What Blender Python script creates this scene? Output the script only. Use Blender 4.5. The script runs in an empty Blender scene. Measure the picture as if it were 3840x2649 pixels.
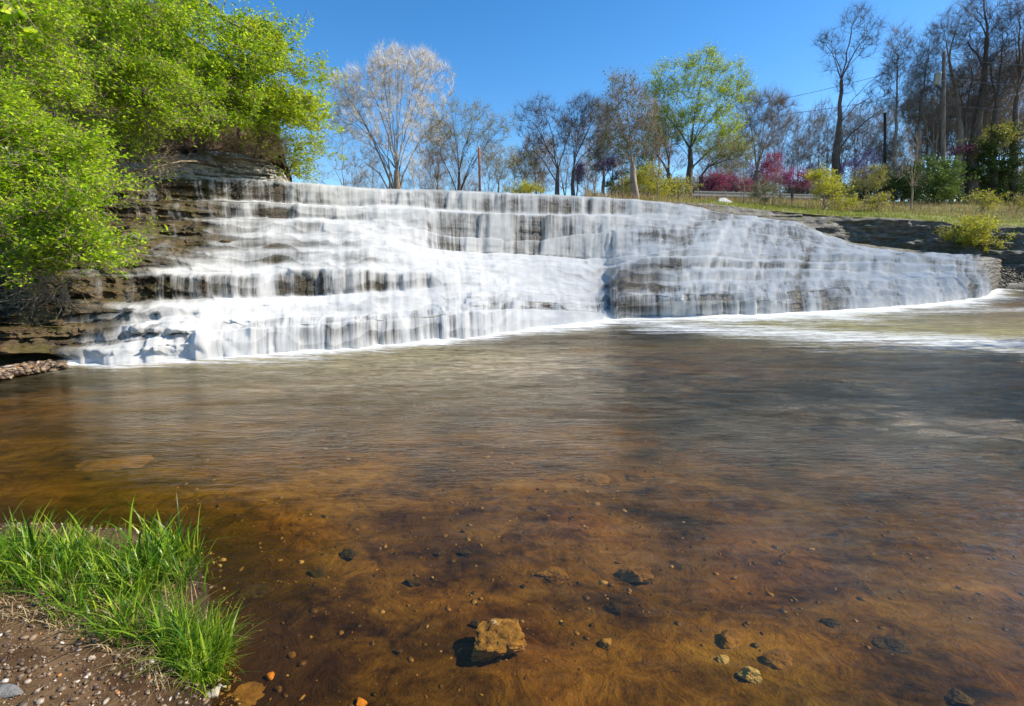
import bpy, math, random
import numpy as np
from mathutils import Vector
R = math.radians
rng = np.random.default_rng(7)
random.seed(7)
scene = bpy.context.scene
COL = scene.collection

# ------------------------------------------------------------------ camera model (photograph pixels 3840 x 2649)
FPX = 1920.0; CX, CY = 1920.0, 1324.5; CAMZ = 1.5
TH = math.atan((CY - 960.0) / FPX)
CT, ST = math.cos(TH), math.sin(TH)
def ray(x, y):
    a = (np.asarray(x, float) - CX) / FPX; b = (CY - np.asarray(y, float)) / FPX
    return a, CT + b * ST, -ST + b * CT
def at(x, y, Y):
    dx, dy, dz = ray(x, y); t = np.asarray(Y, float) / dy
    return np.stack([dx * t, dy * t + 0 * t, CAMZ + dz * t], -1)
def on_z(x, y, z=0.0):
    dx, dy, dz = ray(x, y); t = (z - CAMZ) / dz
    return np.stack([dx * t, dy * t, CAMZ + dz * t], -1)
def pix(P):
    P = np.asarray(P, float); X, Y, Z = P[..., 0], P[..., 1], P[..., 2] - CAMZ
    d = Y * CT - Z * ST; u = Y * ST + Z * CT
    return CX + FPX * X / d, CY - FPX * u / d

# ------------------------------------------------------------------ noise
def _h(ix, iy, iz, seed):
    n = (ix.astype(np.int64) * 374761393 + iy.astype(np.int64) * 668265263 + iz.astype(np.int64) * 2147483647 + seed * 974711) & 0xffffffff
    n = ((n ^ (n >> 13)) * 1274126177) & 0xffffffff
    n = ((n ^ (n >> 16)) * 2246822519) & 0xffffffff
    return ((n ^ (n >> 15)) & 0xffffff) / float(0xffffff)
def vnoise(x, y, z=0.0, seed=0):
    x, y, z = np.broadcast_arrays(np.asarray(x, float), np.asarray(y, float), np.asarray(z, float))
    ix, iy, iz = np.floor(x), np.floor(y), np.floor(z)
    fx, fy, fz = x - ix, y - iy, z - iz
    fx, fy, fz = [f * f * (3 - 2 * f) for f in (fx, fy, fz)]
    r = 0
    for a in (0, 1):
        for b in (0, 1):
            for c in (0, 1):
                r = r + _h(ix + a, iy + b, iz + c, seed) * (fx if a else 1 - fx) * (fy if b else 1 - fy) * (fz if c else 1 - fz)
    return r
def fbm(x, y, z=0.0, o=4, seed=0):
    r = 0; a = .5; s = 0
    for k in range(o):
        r = r + a * vnoise(np.asarray(x) * 2 ** k, np.asarray(y) * 2 ** k, np.asarray(z) * 2 ** k, seed + k); s += a; a *= .5
    return r / s
def sstep(a, b, x):
    t = np.clip((np.asarray(x, float) - a) / (b - a), 0, 1); return t * t * (3 - 2 * t)
def blocks(u, z, fu, fz, seed):
    r = np.floor(z * fz); off = _h(r, r * 0, r * 0, seed) * 7; w = .7 + .8 * _h(r, r * 0 + 3, r * 0, seed)
    c = np.floor(u * fu * w + off); return _h(r, c, c * 0, seed + 1) * .6 + _h(r, r * 0, r * 0, seed + 2) * .4
def smooth1(a, n):
    k = np.hanning(2 * n + 3)[1:-1]; k /= k.sum()
    return np.convolve(np.pad(a, n, mode='edge'), k, 'valid')

# ------------------------------------------------------------------ mesh helpers
def tag(o, label=None, cat=None, group=None, kind=None):
    if label: o['label'] = label
    if cat: o['category'] = cat
    if group: o['group'] = group
    if kind: o['kind'] = kind
    return o
def mesh_data(name, V, F, smooth=True, attrs=None, uv=None):
    V = np.ascontiguousarray(V, dtype=np.float32); me = bpy.data.meshes.new(name)
    if isinstance(F, np.ndarray): F = [F]
    F = [np.asarray(f, dtype=np.int32) for f in F if len(f)]
    me.vertices.add(len(V)); me.vertices.foreach_set('co', V.ravel())
    loops = np.concatenate([f.ravel() for f in F]); tot = np.concatenate([np.full(len(f), f.shape[1], np.int32) for f in F])
    st = np.concatenate([[0], np.cumsum(tot)[:-1]]).astype(np.int32)
    me.loops.add(len(loops)); me.loops.foreach_set('vertex_index', loops)
    me.polygons.add(len(tot)); me.polygons.foreach_set('loop_start', st); me.polygons.foreach_set('loop_total', tot)
    me.polygons.foreach_set('use_smooth', np.full(len(tot), smooth, dtype=bool))
    me.update(calc_edges=True)
    for k, v in (attrs or {}).items():
        a = me.attributes.new(k, 'FLOAT', 'POINT'); a.data.foreach_set('value', np.ascontiguousarray(v, dtype=np.float32))
    if uv is not None:
        l = me.uv_layers.new(name='UVMap'); l.data.foreach_set('uv', np.ascontiguousarray(uv[loops], dtype=np.float32).ravel())
    return me
def obj(name, me, mat=None, parent=None, loc=None):
    o = bpy.data.objects.new(name, me); COL.objects.link(o)
    if mat and me is not None and len(me.materials) == 0: me.materials.append(mat)
    if parent: o.parent = parent
    if loc is not None: o.location = [float(c) for c in loc]
    return o
def empty(name, loc, label, cat, group=None, rz=0.0):
    o = bpy.data.objects.new(name, None); COL.objects.link(o); o.location = [float(c) for c in loc]; o.rotation_euler = (0, 0, rz)
    o.empty_display_size = .2
    return tag(o, label, cat, group)
def grid_faces(nr, nc):
    i = np.arange(nr - 1)[:, None] * nc + np.arange(nc - 1)[None, :]
    return np.stack([i, i + 1, i + nc + 1, i + nc], -1).reshape(-1, 4)
def tubes(P0, P1, R0, R1, n=5):
    """tapered tubes for many segments at once"""
    P0 = np.asarray(P0, float); P1 = np.asarray(P1, float); m = len(P0)
    if m == 0: return np.zeros((0, 3)), np.zeros((0, 4), int)
    d = P1 - P0; L = np.linalg.norm(d, axis=1, keepdims=True) + 1e-9; d = d / L
    ref = np.where(np.abs(d[:, 2:3]) > .9, [[1., 0, 0]], [[0, 0, 1.]])
    a = np.cross(d, ref); a /= np.linalg.norm(a, axis=1, keepdims=True) + 1e-9; b = np.cross(d, a)
    t = np.arange(n) * 2 * math.pi / n
    ring = a[:, None, :] * np.cos(t)[None, :, None] + b[:, None, :] * np.sin(t)[None, :, None]
    V = np.concatenate([P0[:, None] + ring * np.asarray(R0)[:, None, None], P1[:, None] + ring * np.asarray(R1)[:, None, None]], 1).reshape(-1, 3)
    k = np.arange(n); k2 = (k + 1) % n
    f = np.stack([k, k2, k2 + n, k + n], -1)
    F = (np.arange(m)[:, None, None] * 2 * n + f[None]).reshape(-1, 4)
    return V, F
def join(*parts):
    Vs, Fs, o = [], [], 0
    for V, F in parts:
        if len(V) == 0: continue
        Vs.append(V); Fs.append(F + o); o += len(V)
    return np.concatenate(Vs), [f for f in Fs]
def polytube(pts, r, n=8, cap=True):
    pts = np.asarray(pts, float); m = len(pts); r = np.broadcast_to(r, (m,))
    d = np.gradient(pts, axis=0); d /= np.linalg.norm(d, axis=1, keepdims=True) + 1e-9
    ref = np.where(np.abs(d[:, 2:3]) > .9, [[1., 0, 0]], [[0, 0, 1.]])
    a = np.cross(d, ref); a /= np.linalg.norm(a, axis=1, keepdims=True); b = np.cross(d, a)
    t = np.arange(n) * 2 * math.pi / n
    V = (pts[:, None] + (a[:, None] * np.cos(t)[None, :, None] + b[:, None] * np.sin(t)[None, :, None]) * r[:, None, None]).reshape(-1, 3)
    k = np.arange(n); k2 = (k + 1) % n
    F = (np.arange(m - 1)[:, None, None] * n + np.stack([k, k2, k2 + n, k + n], -1)[None]).reshape(-1, 4)
    if cap:
        c = len(V); V = np.vstack([V, pts[:1], pts[-1:]])
        F = np.vstack([F, np.stack([k2, k, np.full(n, c), np.full(n, c)], -1)[:0]])
        T = np.vstack([np.stack([k2, k, np.full(n, c)], -1), np.stack([k + (m - 1) * n, k2 + (m - 1) * n, np.full(n, c + 1)], -1)])
        return V, F, T
    return V, F, np.zeros((0, 3), int)

# ------------------------------------------------------------------ materials
class NT:
    def __init__(s, name):
        s.m = bpy.data.materials.new(name); s.m.use_nodes = True; s.t = s.m.node_tree; s.t.nodes.clear()
        s.out = s.n('ShaderNodeOutputMaterial')
    def n(s, typ, **kw):
        nd = s.t.nodes.new(typ)
        for k, v in kw.items():
            if k == 'i':
                for kk, vv in v.items():
                    if isinstance(vv, bpy.types.NodeSocket): s.t.links.new(vv, nd.inputs[kk])
                    else: nd.inputs[kk].default_value = vv
            else: setattr(nd, k, v)
        return nd
    def l(s, a, b): s.t.links.new(a, b)
    def noise(s, vec, scale, detail=4, rough=.55, dist=0.0):
        i = {'Scale': scale, 'Detail': detail, 'Roughness': rough, 'Distortion': dist}
        if vec is not None: i['Vector'] = vec
        return s.n('ShaderNodeTexNoise', i=i).outputs['Fac']
    def mapping(s, vec, scale=(1, 1, 1), rot=(0, 0, 0)):
        return s.n('ShaderNodeMapping', i={'Vector': vec, 'Scale': scale, 'Rotation': rot}).outputs[0]
    def ramp(s, fac, stops, interp='LINEAR'):
        r = s.n('ShaderNodeValToRGB', i={'Fac': fac}); cr = r.color_ramp; cr.interpolation = interp
        while len(cr.elements) < len(stops): cr.elements.new(.5)
        for e, (p, c) in zip(cr.elements, stops):
            e.position = p; e.color = (*c, 1) if len(c) == 3 else c
        return r.outputs['Color']
    def mix(s, f, a, b, blend='MIX'):
        m = s.n('ShaderNodeMix', data_type='RGBA', blend_type=blend, i={0: f})
        for k, v in ((6, a), (7, b)):
            if isinstance(v, bpy.types.NodeSocket): s.l(v, m.inputs[k])
            else: m.inputs[k].default_value = (*v, 1) if len(v) == 3 else v
        return m.outputs[2]
    def math(s, op, a, b=0.0, c=None, clamp=False):
        i = {0: a, 1: b}
        if c is not None: i[2] = c
        return s.n('ShaderNodeMath', operation=op, use_clamp=clamp, i=i).outputs[0]
    def mr(s, v, a, b, c=0.0, d=1.0, smooth=False):
        return s.n('ShaderNodeMapRange', interpolation_type='SMOOTHSTEP' if smooth else 'LINEAR', i={0: v, 1: a, 2: b, 3: c, 4: d}).outputs[0]
    def attr(s, name): return s.n('ShaderNodeAttribute', attribute_name=name).outputs['Fac']
    def bump(s, h, strength=.5, dist=.05, normal=None):
        i = {'Height': h, 'Strength': strength, 'Distance': dist}
        if normal is not None: i['Normal'] = normal
        return s.n('ShaderNodeBump', i=i).outputs[0]
    def bsdf(s, **i):
        return s.n('ShaderNodeBsdfPrincipled', i={k.replace('_', ' '): v for k, v in i.items()})
    def done(s, sh): s.l(sh, s.out.inputs['Surface']); return s.m
def _c(c): return (*c, 1)

def mat_leaf(name, c1, c2, c3, trans=.45, rough=.45):
    t = NT(name); g = t.n('ShaderNodeNewGeometry'); tc = t.n('ShaderNodeTexCoord')
    rnd = g.outputs['Random Per Island']
    big = t.noise(g.outputs['Position'], 1.3, 2)
    f = t.math('ADD', t.math('MULTIPLY', rnd, .6), t.math('MULTIPLY', big, .4))
    col = t.ramp(f, [(.2, c1), (.5, c2), (.8, c3)])
    p = t.bsdf(Base_Color=col, Roughness=rough); p.inputs['Specular IOR Level'].default_value = .3
    tr = t.n('ShaderNodeBsdfTranslucent', i={'Color': t.mix(.5, col, t.mix(1.0, col, (1.0, .95, .35), 'MULTIPLY'))})
    m = t.n('ShaderNodeMixShader', i={0: trans, 1: p.outputs[0], 2: tr.outputs[0]})
    return t.done(m.outputs[0])
def mat_bark(name, c1, c2, scale=9, rough=.85):
    t = NT(name); g = t.n('ShaderNodeNewGeometry')
    v = t.mapping(g.outputs['Position'], (1, 1, .25)); n = t.noise(v, scale, 5, .65)
    col = t.ramp(n, [(.3, c1), (.7, c2)])
    p = t.bsdf(Base_Color=col, Roughness=rough, Normal=t.bump(n, .6, .03)); p.inputs['Specular IOR Level'].default_value = .15
    return t.done(p.outputs[0])
def mat_rock(name, cols, strata=9.0, rough=.6, spec=.4, moss=None, bump=.7, scale=1.0, wetn=0.0):
    t = NT(name); g = t.n('ShaderNodeNewGeometry'); P = g.outputs['Position']
    lay = t.noise(t.mapping(P, (2.4 * scale, 2.4 * scale, strata * 1.5 * scale)), 1.0, 6, .7, .2)
    fine = t.noise(P, 22 * scale, 6, .7)
    med = t.noise(P, 3.2 * scale, 5, .6)
    f = t.math('ADD', t.math('MULTIPLY', lay, .55), t.math('ADD', t.math('MULTIPLY', fine, .25), t.math('MULTIPLY', med, .2)))
    col = t.ramp(f, [(.34 + .08 * k * 4 / (len(cols) - 1), c) for k, c in enumerate(cols)])
    if moss:
        nz = t.n('ShaderNodeSeparateXYZ', i={0: g.outputs['Normal']}).outputs[2]
        mf = t.math('MULTIPLY', t.mr(t.noise(P, 2.3, 5, .7), .45, .62), t.mr(nz, -.1, .6, .35, 1))
        col = t.mix(mf, col, moss)
    if wetn: col = t.mix(t.math('MULTIPLY', t.attr('wet'), wetn), col, t.mix(1.0, col, (.3, .28, .3), 'MULTIPLY'))
    h = t.math('ADD', t.math('MULTIPLY', lay, 1.0), t.math('MULTIPLY', fine, .35))
    p = t.bsdf(Base_Color=col, Roughness=rough, Normal=t.bump(h, bump, .08)); p.inputs['Specular IOR Level'].default_value = spec
    return t.done(p.outputs[0])
def mat_plain(name, c1, c2, scale=30, rough=.7, metal=0.0, bump=.2):
    t = NT(name); g = t.n('ShaderNodeNewGeometry'); n = t.noise(g.outputs['Position'], scale, 5, .6)
    p = t.bsdf(Base_Color=t.ramp(n, [(.3, c1), (.7, c2)]), Roughness=rough, Metallic=metal, Normal=t.bump(n, bump, .02))
    return t.done(p.outputs[0])

M = {}
M['wet_rock'] = mat_rock('wet_ledge_rock', [(.012, .008, .005), (.05, .03, .013), (.14, .085, .033), (.28, .19, .085)], 8, .42, .5, moss=(.085, .068, .012), bump=.9, wetn=.6)
M['cliff'] = mat_rock('cliff_rock', [(.14, .11, .08), (.4, .35, .27), (.62, .57, .48), (.78, .74, .65)], 7, .8, .2, bump=1.0)
M['dark_rock'] = mat_rock('bank_rock', [(.04, .036, .032), (.11, .098, .083), (.21, .19, .16), (.36, .33, .29)], 6, .7, .3, moss=(.09, .09, .02), bump=1.0)
M['bark_grey'] = mat_bark('grey_bark', (.14, .11, .085), (.34, .28, .22))
M['bark_white'] = mat_bark('pale_bark', (.42, .38, .34), (.72, .68, .63), 5)
M['bark_dark'] = mat_bark('dark_bark', (.06, .045, .036), (.19, .15, .12))
M['bark_mauve'] = mat_bark('brown_bark', (.2, .145, .1), (.44, .34, .25))
M['twig_tan'] = mat_bark('tan_twigs', (.22, .16, .1), (.45, .35, .24))
M['twig_pale'] = mat_bark('pale_twigs', (.62, .55, .46), (.88, .82, .73), 4)
M['leaf_bright'] = mat_leaf('spring_leaves', (.11, .25, .008), (.38, .58, .012), (.74, .84, .04), .52)
M['leaf_lime'] = mat_leaf('lime_leaves', (.22, .32, .01), (.42, .55, .015), (.64, .7, .04), .5)
M['leaf_dark'] = mat_leaf('evergreen_leaves', (.02, .045, .01), (.04, .085, .014), (.09, .14, .02), .25)
M['leaf_mid'] = mat_leaf('mid_green_leaves', (.06, .12, .02), (.11, .19, .03), (.2, .27, .05), .35)
M['leaf_yellow'] = mat_leaf('yellow_green_leaves', (.33, .36, .02), (.5, .5, .03), (.62, .58, .07), .5)
M['leaf_olive'] = mat_leaf('budding_leaves', (.2, .22, .04), (.32, .32, .06), (.44, .42, .1), .4)
M['bud_gold'] = mat_leaf('golden_buds', (.38, .27, .06), (.46, .37, .09), (.42, .42, .1), .4)
M['redbud'] = mat_leaf('redbud_blossom', (.28, .03, .16), (.42, .08, .28), (.55, .18, .42), .35)
M['redbud_deep'] = mat_leaf('deep_redbud_blossom', (.28, .03, .12), (.44, .07, .2), (.56, .16, .32), .35)
M['redbud_lilac'] = mat_leaf('lilac_blossom', (.42, .2, .44), (.56, .32, .58), (.68, .46, .7), .35)
M['straw'] = mat_leaf('straw', (.3, .19, .08), (.45, .32, .15), (.55, .43, .22), .2, .7)
M['grass'] = mat_leaf('grass_blades', (.02, .075, .005), (.13, .27, .012), (.46, .56, .04), .42, .35)
M['grass_far'] = mat_leaf('meadow_grass', (.15, .2, .03), (.26, .3, .045), (.42, .41, .11), .4)
M['rust'] = mat_plain('rusty_metal', (.2, .06, .02), (.5, .2, .09), 14, .8)
M['grey_metal'] = mat_plain('grey_metal', (.32, .34, .36), (.42, .44, .46), 8, .45, .3)
M['pole_wood'] = mat_bark('weathered_wood', (.14, .105, .08), (.32, .25, .2), 6)
M['black_wood'] = mat_bark('charred_wood', (.02, .018, .018), (.06, .055, .05), 6)
M['wire'] = mat_plain('cable', (.05, .05, .055), (.08, .08, .085))
M['porcelain'] = mat_plain('insulator', (.5, .5, .48), (.7, .7, .68), 10, .3)
M['white_stone'] = mat_plain('pale_limestone', (.55, .52, .46), (.8, .77, .7), 9, .8)

# amber, sand coloured river bed and muddy bank
def mat_bed():
    t = NT('river_bed_sediment'); g = t.n('ShaderNodeNewGeometry'); P = g.outputs['Position']
    w = t.noise(t.mapping(P, (1, 1.7, 1), (0, 0, .5)), 1.6, 6, .62, .6)
    fine = t.noise(P, 26, 6, .72); med = t.noise(P, 6.5, 5, .65, 1.0)
    f = t.math('ADD', t.math('MULTIPLY', w, .5), t.math('ADD', t.math('MULTIPLY', fine, .15), t.math('MULTIPLY', med, .35)))
    col = t.ramp(f, [(.36, (.016, .01, .005)), (.43, (.08, .046, .013)), (.52, (.21, .125, .03)), (.66, (.38, .25, .072))])
    red = t.mr(t.noise(P, .9, 3), .5, .66); col = t.mix(t.math('MULTIPLY', red, .28), col, t.mix(1.0, col, (1.25, .55, .5), 'MULTIPLY'))
    olive = t.mr(t.noise(t.mapping(P, (1, 1, 1), (0, 0, 2)), .6, 3), .52, .66); col = t.mix(t.math('MULTIPLY', olive, .6), col, t.mix(1.0, col, (.85, 1.05, .4), 'MULTIPLY'))
    wv = t.n('ShaderNodeVectorMath', operation='ADD', i={0: P, 1: t.n('ShaderNodeVectorMath', operation='SCALE', i={0: t.n('ShaderNodeTexNoise', i={'Vector': P, 'Scale': 9.0}).outputs['Color'], 'Scale': .16}).outputs[0]}).outputs[0]
    vor = t.n('ShaderNodeTexVoronoi', i={'Vector': t.mapping(wv, (1, 1, .5)), 'Scale': 5.0, 'Randomness': 1.0})
    spot = t.mr(vor.outputs['Distance'], .1, .22, 1, 0, True); sel = t.mr(t.n('ShaderNodeSeparateColor', i={0: vor.outputs['Color']}).outputs[0], .82, .9)
    col = t.mix(t.math('MULTIPLY', t.math('MULTIPLY', spot, sel), .8), col, (.03, .02, .012))
    lo = t.noise(t.mapping(P, (.55, 1.1, 1), (0, 0, .3)), 1.0, 4, .6, .8)
    col = t.mix(1.0, col, t.ramp(lo, [(.36, (.38, .36, .34)), (.5, (.8, .78, .74)), (.64, (1.15, 1.1, 1.0))]), 'MULTIPLY')
    dry = t.attr('bank')
    soil = t.ramp(f, [(.32, (.022, .012, .007)), (.48, (.075, .042, .02)), (.62, (.18, .11, .055))])
    zz = t.n('ShaderNodeSeparateXYZ', i={0: P}).outputs[2]
    soil = t.mix(t.mr(zz, .03, .09, .75, 0), soil, (.03, .017, .012))
    col = t.mix(dry, col, soil)
    h = t.math('ADD', t.math('MULTIPLY', med, .6), t.math('MULTIPLY', fine, .3))
    p = t.bsdf(Base_Color=col, Roughness=.85, Normal=t.bump(h, .9, .05)); p.inputs['Specular IOR Level'].default_value = .08
    return t.done(p.outputs[0])
M['bed'] = mat_bed()

def mat_pool():
    t = NT('stream_water'); g = t.n('ShaderNodeNewGeometry'); P = g.outputs['Position']
    flow = R(-24)
    a = t.noise(t.mapping(P, (.9, 3.6, 1), (0, 0, -flow)), 1.5, 5, .6, .8)
    b = t.noise(t.mapping(P, (2.2, 8, 1), (0, 0, -flow * .6)), 2.2, 5, .62, 1.2)
    h = t.math('ADD', t.math('MULTIPLY', a, .7), t.math('MULTIPLY', b, .95))
    rough_a = t.attr('chop')
    nb = t.n('ShaderNodeBump', i={'Height': h, 'Strength': t.mr(rough_a, 0, 1, .06, .55), 'Distance': .12}).outputs[0]
    lw = t.n('ShaderNodeLayerWeight', i={'Blend': .5, 'Normal': nb}).outputs['Facing']
    fr = t.math('MULTIPLY_ADD', t.math('POWER', lw, 4.2), .92, .02, clamp=True)
    deep = t.attr('deep')
    tint = t.mix(deep, (.84, .71, .4), (.7, .57, .3))
    tr = t.n('ShaderNodeBsdfTransparent', i={'Color': tint})
    mcol = t.mix(t.mr(b, .35, .65), (.14, .095, .045), (.58, .48, .34))  # silt brown; the whitish tan streaks paint the falls' reflection into the colour
    murk_reflection = t.n('ShaderNodeBsdfDiffuse', i={'Color': t.mix(t.attr('green'), mcol, (.40, .36, .13)), 'Normal': nb})
    msk = t.math('MULTIPLY', t.attr('murk_reflection'), t.mr(t.math('ADD', a, t.math('MULTIPLY', b, .5)), .55, .95, .35, 1.5), clamp=True)
    under = t.n('ShaderNodeMixShader', i={0: msk, 1: tr.outputs[0], 2: murk_reflection.outputs[0]})
    gl = t.n('ShaderNodeBsdfGlossy', i={'Color': (.94, .83, .68, 1), 'Roughness': .09, 'Normal': nb})
    w = t.n('ShaderNodeMixShader', i={0: fr, 1: under.outputs[0], 2: gl.outputs[0]})
    st = t.noise(t.mapping(P, (.5, 5, 1), (0, 0, R(12))), 1.6, 6, .65, .6)
    st2 = t.noise(t.mapping(P, (2, 9, 1), (0, 0, R(12))), 2.5, 4, .65, .8)
    fo = t.attr('foam')
    fa = t.mr(t.math('ADD', fo, t.math('MULTIPLY', t.math('ADD', t.math('SUBTRACT', st, .5), t.math('MULTIPLY', t.math('SUBTRACT', st2, .5), .6)), 1.9)), .15, 1.05, 0, 1, True)
    fa = t.math('MULTIPLY', fa, t.mr(fo, .02, .2, 0, .93))
    fd = t.n('ShaderNodeBsdfDiffuse', i={'Color': (.86, .88, .88, 1)})
    m = t.n('ShaderNodeMixShader', i={0: fa, 1: w.outputs[0], 2: fd.outputs[0]})
    return t.done(m.outputs[0])
M['pool'] = mat_pool()

def mat_fall():
    t = NT('falling_water'); uv = t.n('ShaderNodeUVMap', uv_map='UVMap').outputs[0]
    s1 = t.noise(t.mapping(uv, (5, .35, 1)), 1.0, 5, .6, .15)
    s2 = t.noise(t.mapping(uv, (22, .5, 1)), 1.0, 4, .65, .1)
    s3 = t.noise(t.mapping(uv, (1.7, 1.1, 1)), 1.0, 5, .6, .4)
    ri = t.attr('riser'); cov = t.attr('cov')
    s = t.math('ADD', t.math('MULTIPLY', t.math('SUBTRACT', s1, .5), 1.1), t.math('ADD', t.math('MULTIPLY', t.math('SUBTRACT', s2, .5), .5), t.math('MULTIPLY', t.math('SUBTRACT', s3, .5), .6)))
    amp = t.mr(ri, 0, 1, .4, 1.7)
    v = t.math('ADD', cov, t.math('MULTIPLY', s, amp))
    al = t.mr(v, -.02, .84, 0, .985, True)
    col = t.mix(t.mr(t.math('ADD', v, t.math('MULTIPLY', t.math('SUBTRACT', t.noise(t.mapping(uv, (3.0, 3.6, 1)), 1.0, 5, .65), .5), 1.2)), .35, 1.45), (.6, .58, .54), (.95, .92, .86))
    h = t.math('ADD', t.math('MULTIPLY', s1, .8), t.math('MULTIPLY', s2, .35))
    nb = t.bump(h, .22, .05)
    d = t.n('ShaderNodeBsdfDiffuse', i={'Color': col, 'Normal': nb, 'Roughness': 1.0})
    tl = t.n('ShaderNodeBsdfTranslucent', i={'Color': (.92, .89, .83, 1), 'Normal': nb})
    m2 = t.n('ShaderNodeMixShader', i={0: .2, 1: d.outputs[0], 2: tl.outputs[0]})
    tr = t.n('ShaderNodeBsdfTransparent', i={'Color': (.95, .97, .97, 1)})
    m = t.n('ShaderNodeMixShader', i={0: al, 1: tr.outputs[0], 2: m2.outputs[0]})
    return t.done(m.outputs[0])
M['fall'] = mat_fall()

def mat_ground(name, stops, scale=2.0, extra=None):
    t = NT(name); g = t.n('ShaderNodeNewGeometry'); P = g.outputs['Position']
    f = t.math('ADD', t.math('MULTIPLY', t.noise(P, scale, 6, .7), .6), t.math('MULTIPLY', t.noise(P, scale * 12, 5, .7), .4))
    col = t.ramp(f, stops)
    p = t.bsdf(Base_Color=col, Roughness=.9, Normal=t.bump(f, .8, .1)); p.inputs['Specular IOR Level'].default_value = .1
    return t.done(p.outputs[0])
M['turf'] = mat_ground('turf', [(.35, (.1, .08, .035)), (.46, (.17, .17, .045)), (.58, (.25, .25, .06)), (.7, (.34, .28, .13))])
M['soil'] = mat_ground('hill_soil', [(.35, (.03, .02, .012)), (.5, (.09, .06, .035)), (.65, (.2, .14, .085))], 3)
M['gravel_ground'] = mat_ground('gravel_ground', [(.35, (.09, .07, .04)), (.5, (.2, .17, .11)), (.62, (.36, .32, .24))], 6)

# ------------------------------------------------------------------ the stepped ledges and the falls
KX = [-500, 0, 300, 450, 630, 770, 910, 1050, 1240, 1341, 1482, 1600, 1690, 1790, 1905, 2046, 2140, 2230, 2290, 2430, 2570, 2710, 2850, 3000, 3100, 3250, 3400, 3570, 3690, 3730, 3800]
ROWS = np.array([
 [640,763,838,904,965,1050,1170,1250,1335,1440],
 [650,763,838,904,965,1045,1168,1245,1325,1402],
 [665,763,838,904,965,1040,1167,1240,1312,1381],
 [670,763,838,904,965,1038,1166,1230,1297,1377],
 [672,765,838,904,965,1035,1164,1217,1266,1368],
 [673,765,838,904,960,1027,1158,1216,1250,1360],
 [676,770,838,904,955,1030,1151,1213,1240,1349],
 [686,772,838,903,945,1020,1143,1205,1230,1338],
 [698,778,838,899,945,1005,1136,1197,1220,1326],
 [706,786,840,899,945,1010,1131,1190,1212,1318],
 [714,791,850,908,960,1020,1120,1178,1205,1303],
 [716,795,868,930,975,1025,1110,1165,1195,1294],
 [718,800,890,944,985,1030,1105,1150,1180,1287],
 [722,805,900,950,995,1040,1102,1140,1170,1275],
 [727,812,905,955,1000,1050,1098,1135,1165,1258],
 [733,813,905,962,1000,1055,1101,1140,1165,1238],
 [738,813,890,970,1005,1060,1112,1145,1170,1232],
 [743,815,880,975,1010,1065,1125,1150,1175,1222],
 [746,817,875,974,1010,1050,1087,1125,1160,1206],
 [757,826,861,955,975,1020,1075,1110,1140,1197],
 [771,829,858,937,972,1017,1073,1105,1135,1196],
 [800,833,860,943,976,1019,1072,1103,1133,1193],
 [822,838,880,952,983,1014,1068,1100,1130,1190],
 [838,860,900,953,985,1015,1064,1097,1125,1183],
 [888,900,927,955,990,1020,1061,1092,1120,1177],
 [932,938,946,957,995,1030,1056,1087,1115,1166],
 [946,950,955,964,1000,1035,1055,1085,1108,1154],
 [958,962,968,978,1000,1030,1050,1075,1100,1137],
 [962,968,975,990,1010,1030,1050,1070,1090,1118],
 [968,975,985,1000,1015,1030,1042,1055,1070,1090],
 [985,990,1000,1010,1020,1032,1042,1055,1065,1076]], float)
# plan depth of the crest, and how far back each ledge sits between foot (0) and crest (1)
DX = [-500, 0, 300, 600, 830, 1240, 1600, 1905, 2200, 2570, 2710, 2850, 3000, 3250, 3570, 3690, 3800]
DY = [9.0, 11.0, 12.2, 13.4, 14.3, 15.5, 16.6, 17.5, 18.6, 20.4, 21.5, 22.5, 23.0, 22.5, 22.0, 22.3, 26.0]
FR_L = [1, .83, .69, .56, .44, .31, .18, .10, .055, 0]
FR_C = [1, .80, .765, .74, .52, .40, .26, .17, .11, 0]
FR_R = [1, .84, .72, .50, .41, .32, .20, .12, .06, 0]
US = np.arange(-500, 3801, 4.0)
def rowval(k, x): return np.interp(x, KX, ROWS[:, k])
def slant(u): return np.interp(u, [300, 1250, 1600, 1900, 2200, 2330, 2700, 3000, 3350, 3570, 3690, 3800], [0, 0, 70, 10, 40, 0, 60, 150, 170, 60, 20, 0])
def row3d(k):
    wl = np.interp(US, [1350, 1750, 2150, 2400], [0, 1, 1, 0]); wr = np.interp(US, [2250, 2450], [0, 1])
    fr = FR_L[k] * (1 - wl) * (1 - wr) + FR_C[k] * wl * (1 - wr) + FR_R[k] * wr + (FR_C[k] - FR_C[k]) * 0
    tot = (1 - wl) * (1 - wr) + wl * (1 - wr) + wr; fr = fr / tot
    x = US + slant(US) * (1 - fr) * (ROWS.shape[1] > 0)
    y = smooth1(rowval(k, x), 10)
    if 0 < k < 9: # small natural wander of each lip
        y = y + 22 * (fbm(US / 120., k * 7.3, 0, 4, 11) - .5) * np.interp(US, [1500, 1700, 2150, 2350], [1, .4, .4, 1]) + 3 * (vnoise(US / 17., k * 3.1, 0, 12) - .5)
    b = on_z(x, smooth1(rowval(9, x), 10), 0.0)[:, 1]
    top = np.interp(US, DX, DY); top = smooth1(top, 40)
    Y = b + (top - b) * fr
    if 0 < k < 9: Y = Y + .22 * (fbm(US / 60., k * 4.7, 0, 3, 31) - .5)
    if 3 <= k <= 8: Y = Y - [0, 0, 0, .5, .8, .9, .9, .8, .5][k] * sstep(2262, 2325, US) * sstep(3000, 2550, US)
    if k == 9: return on_z(x, smooth1(rowval(9, x), 10), -0.02), x, y
    P = at(x, y, Y)
    P[:, 2] = np.maximum(P[:, 2], .02)
    return P, x, y
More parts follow.
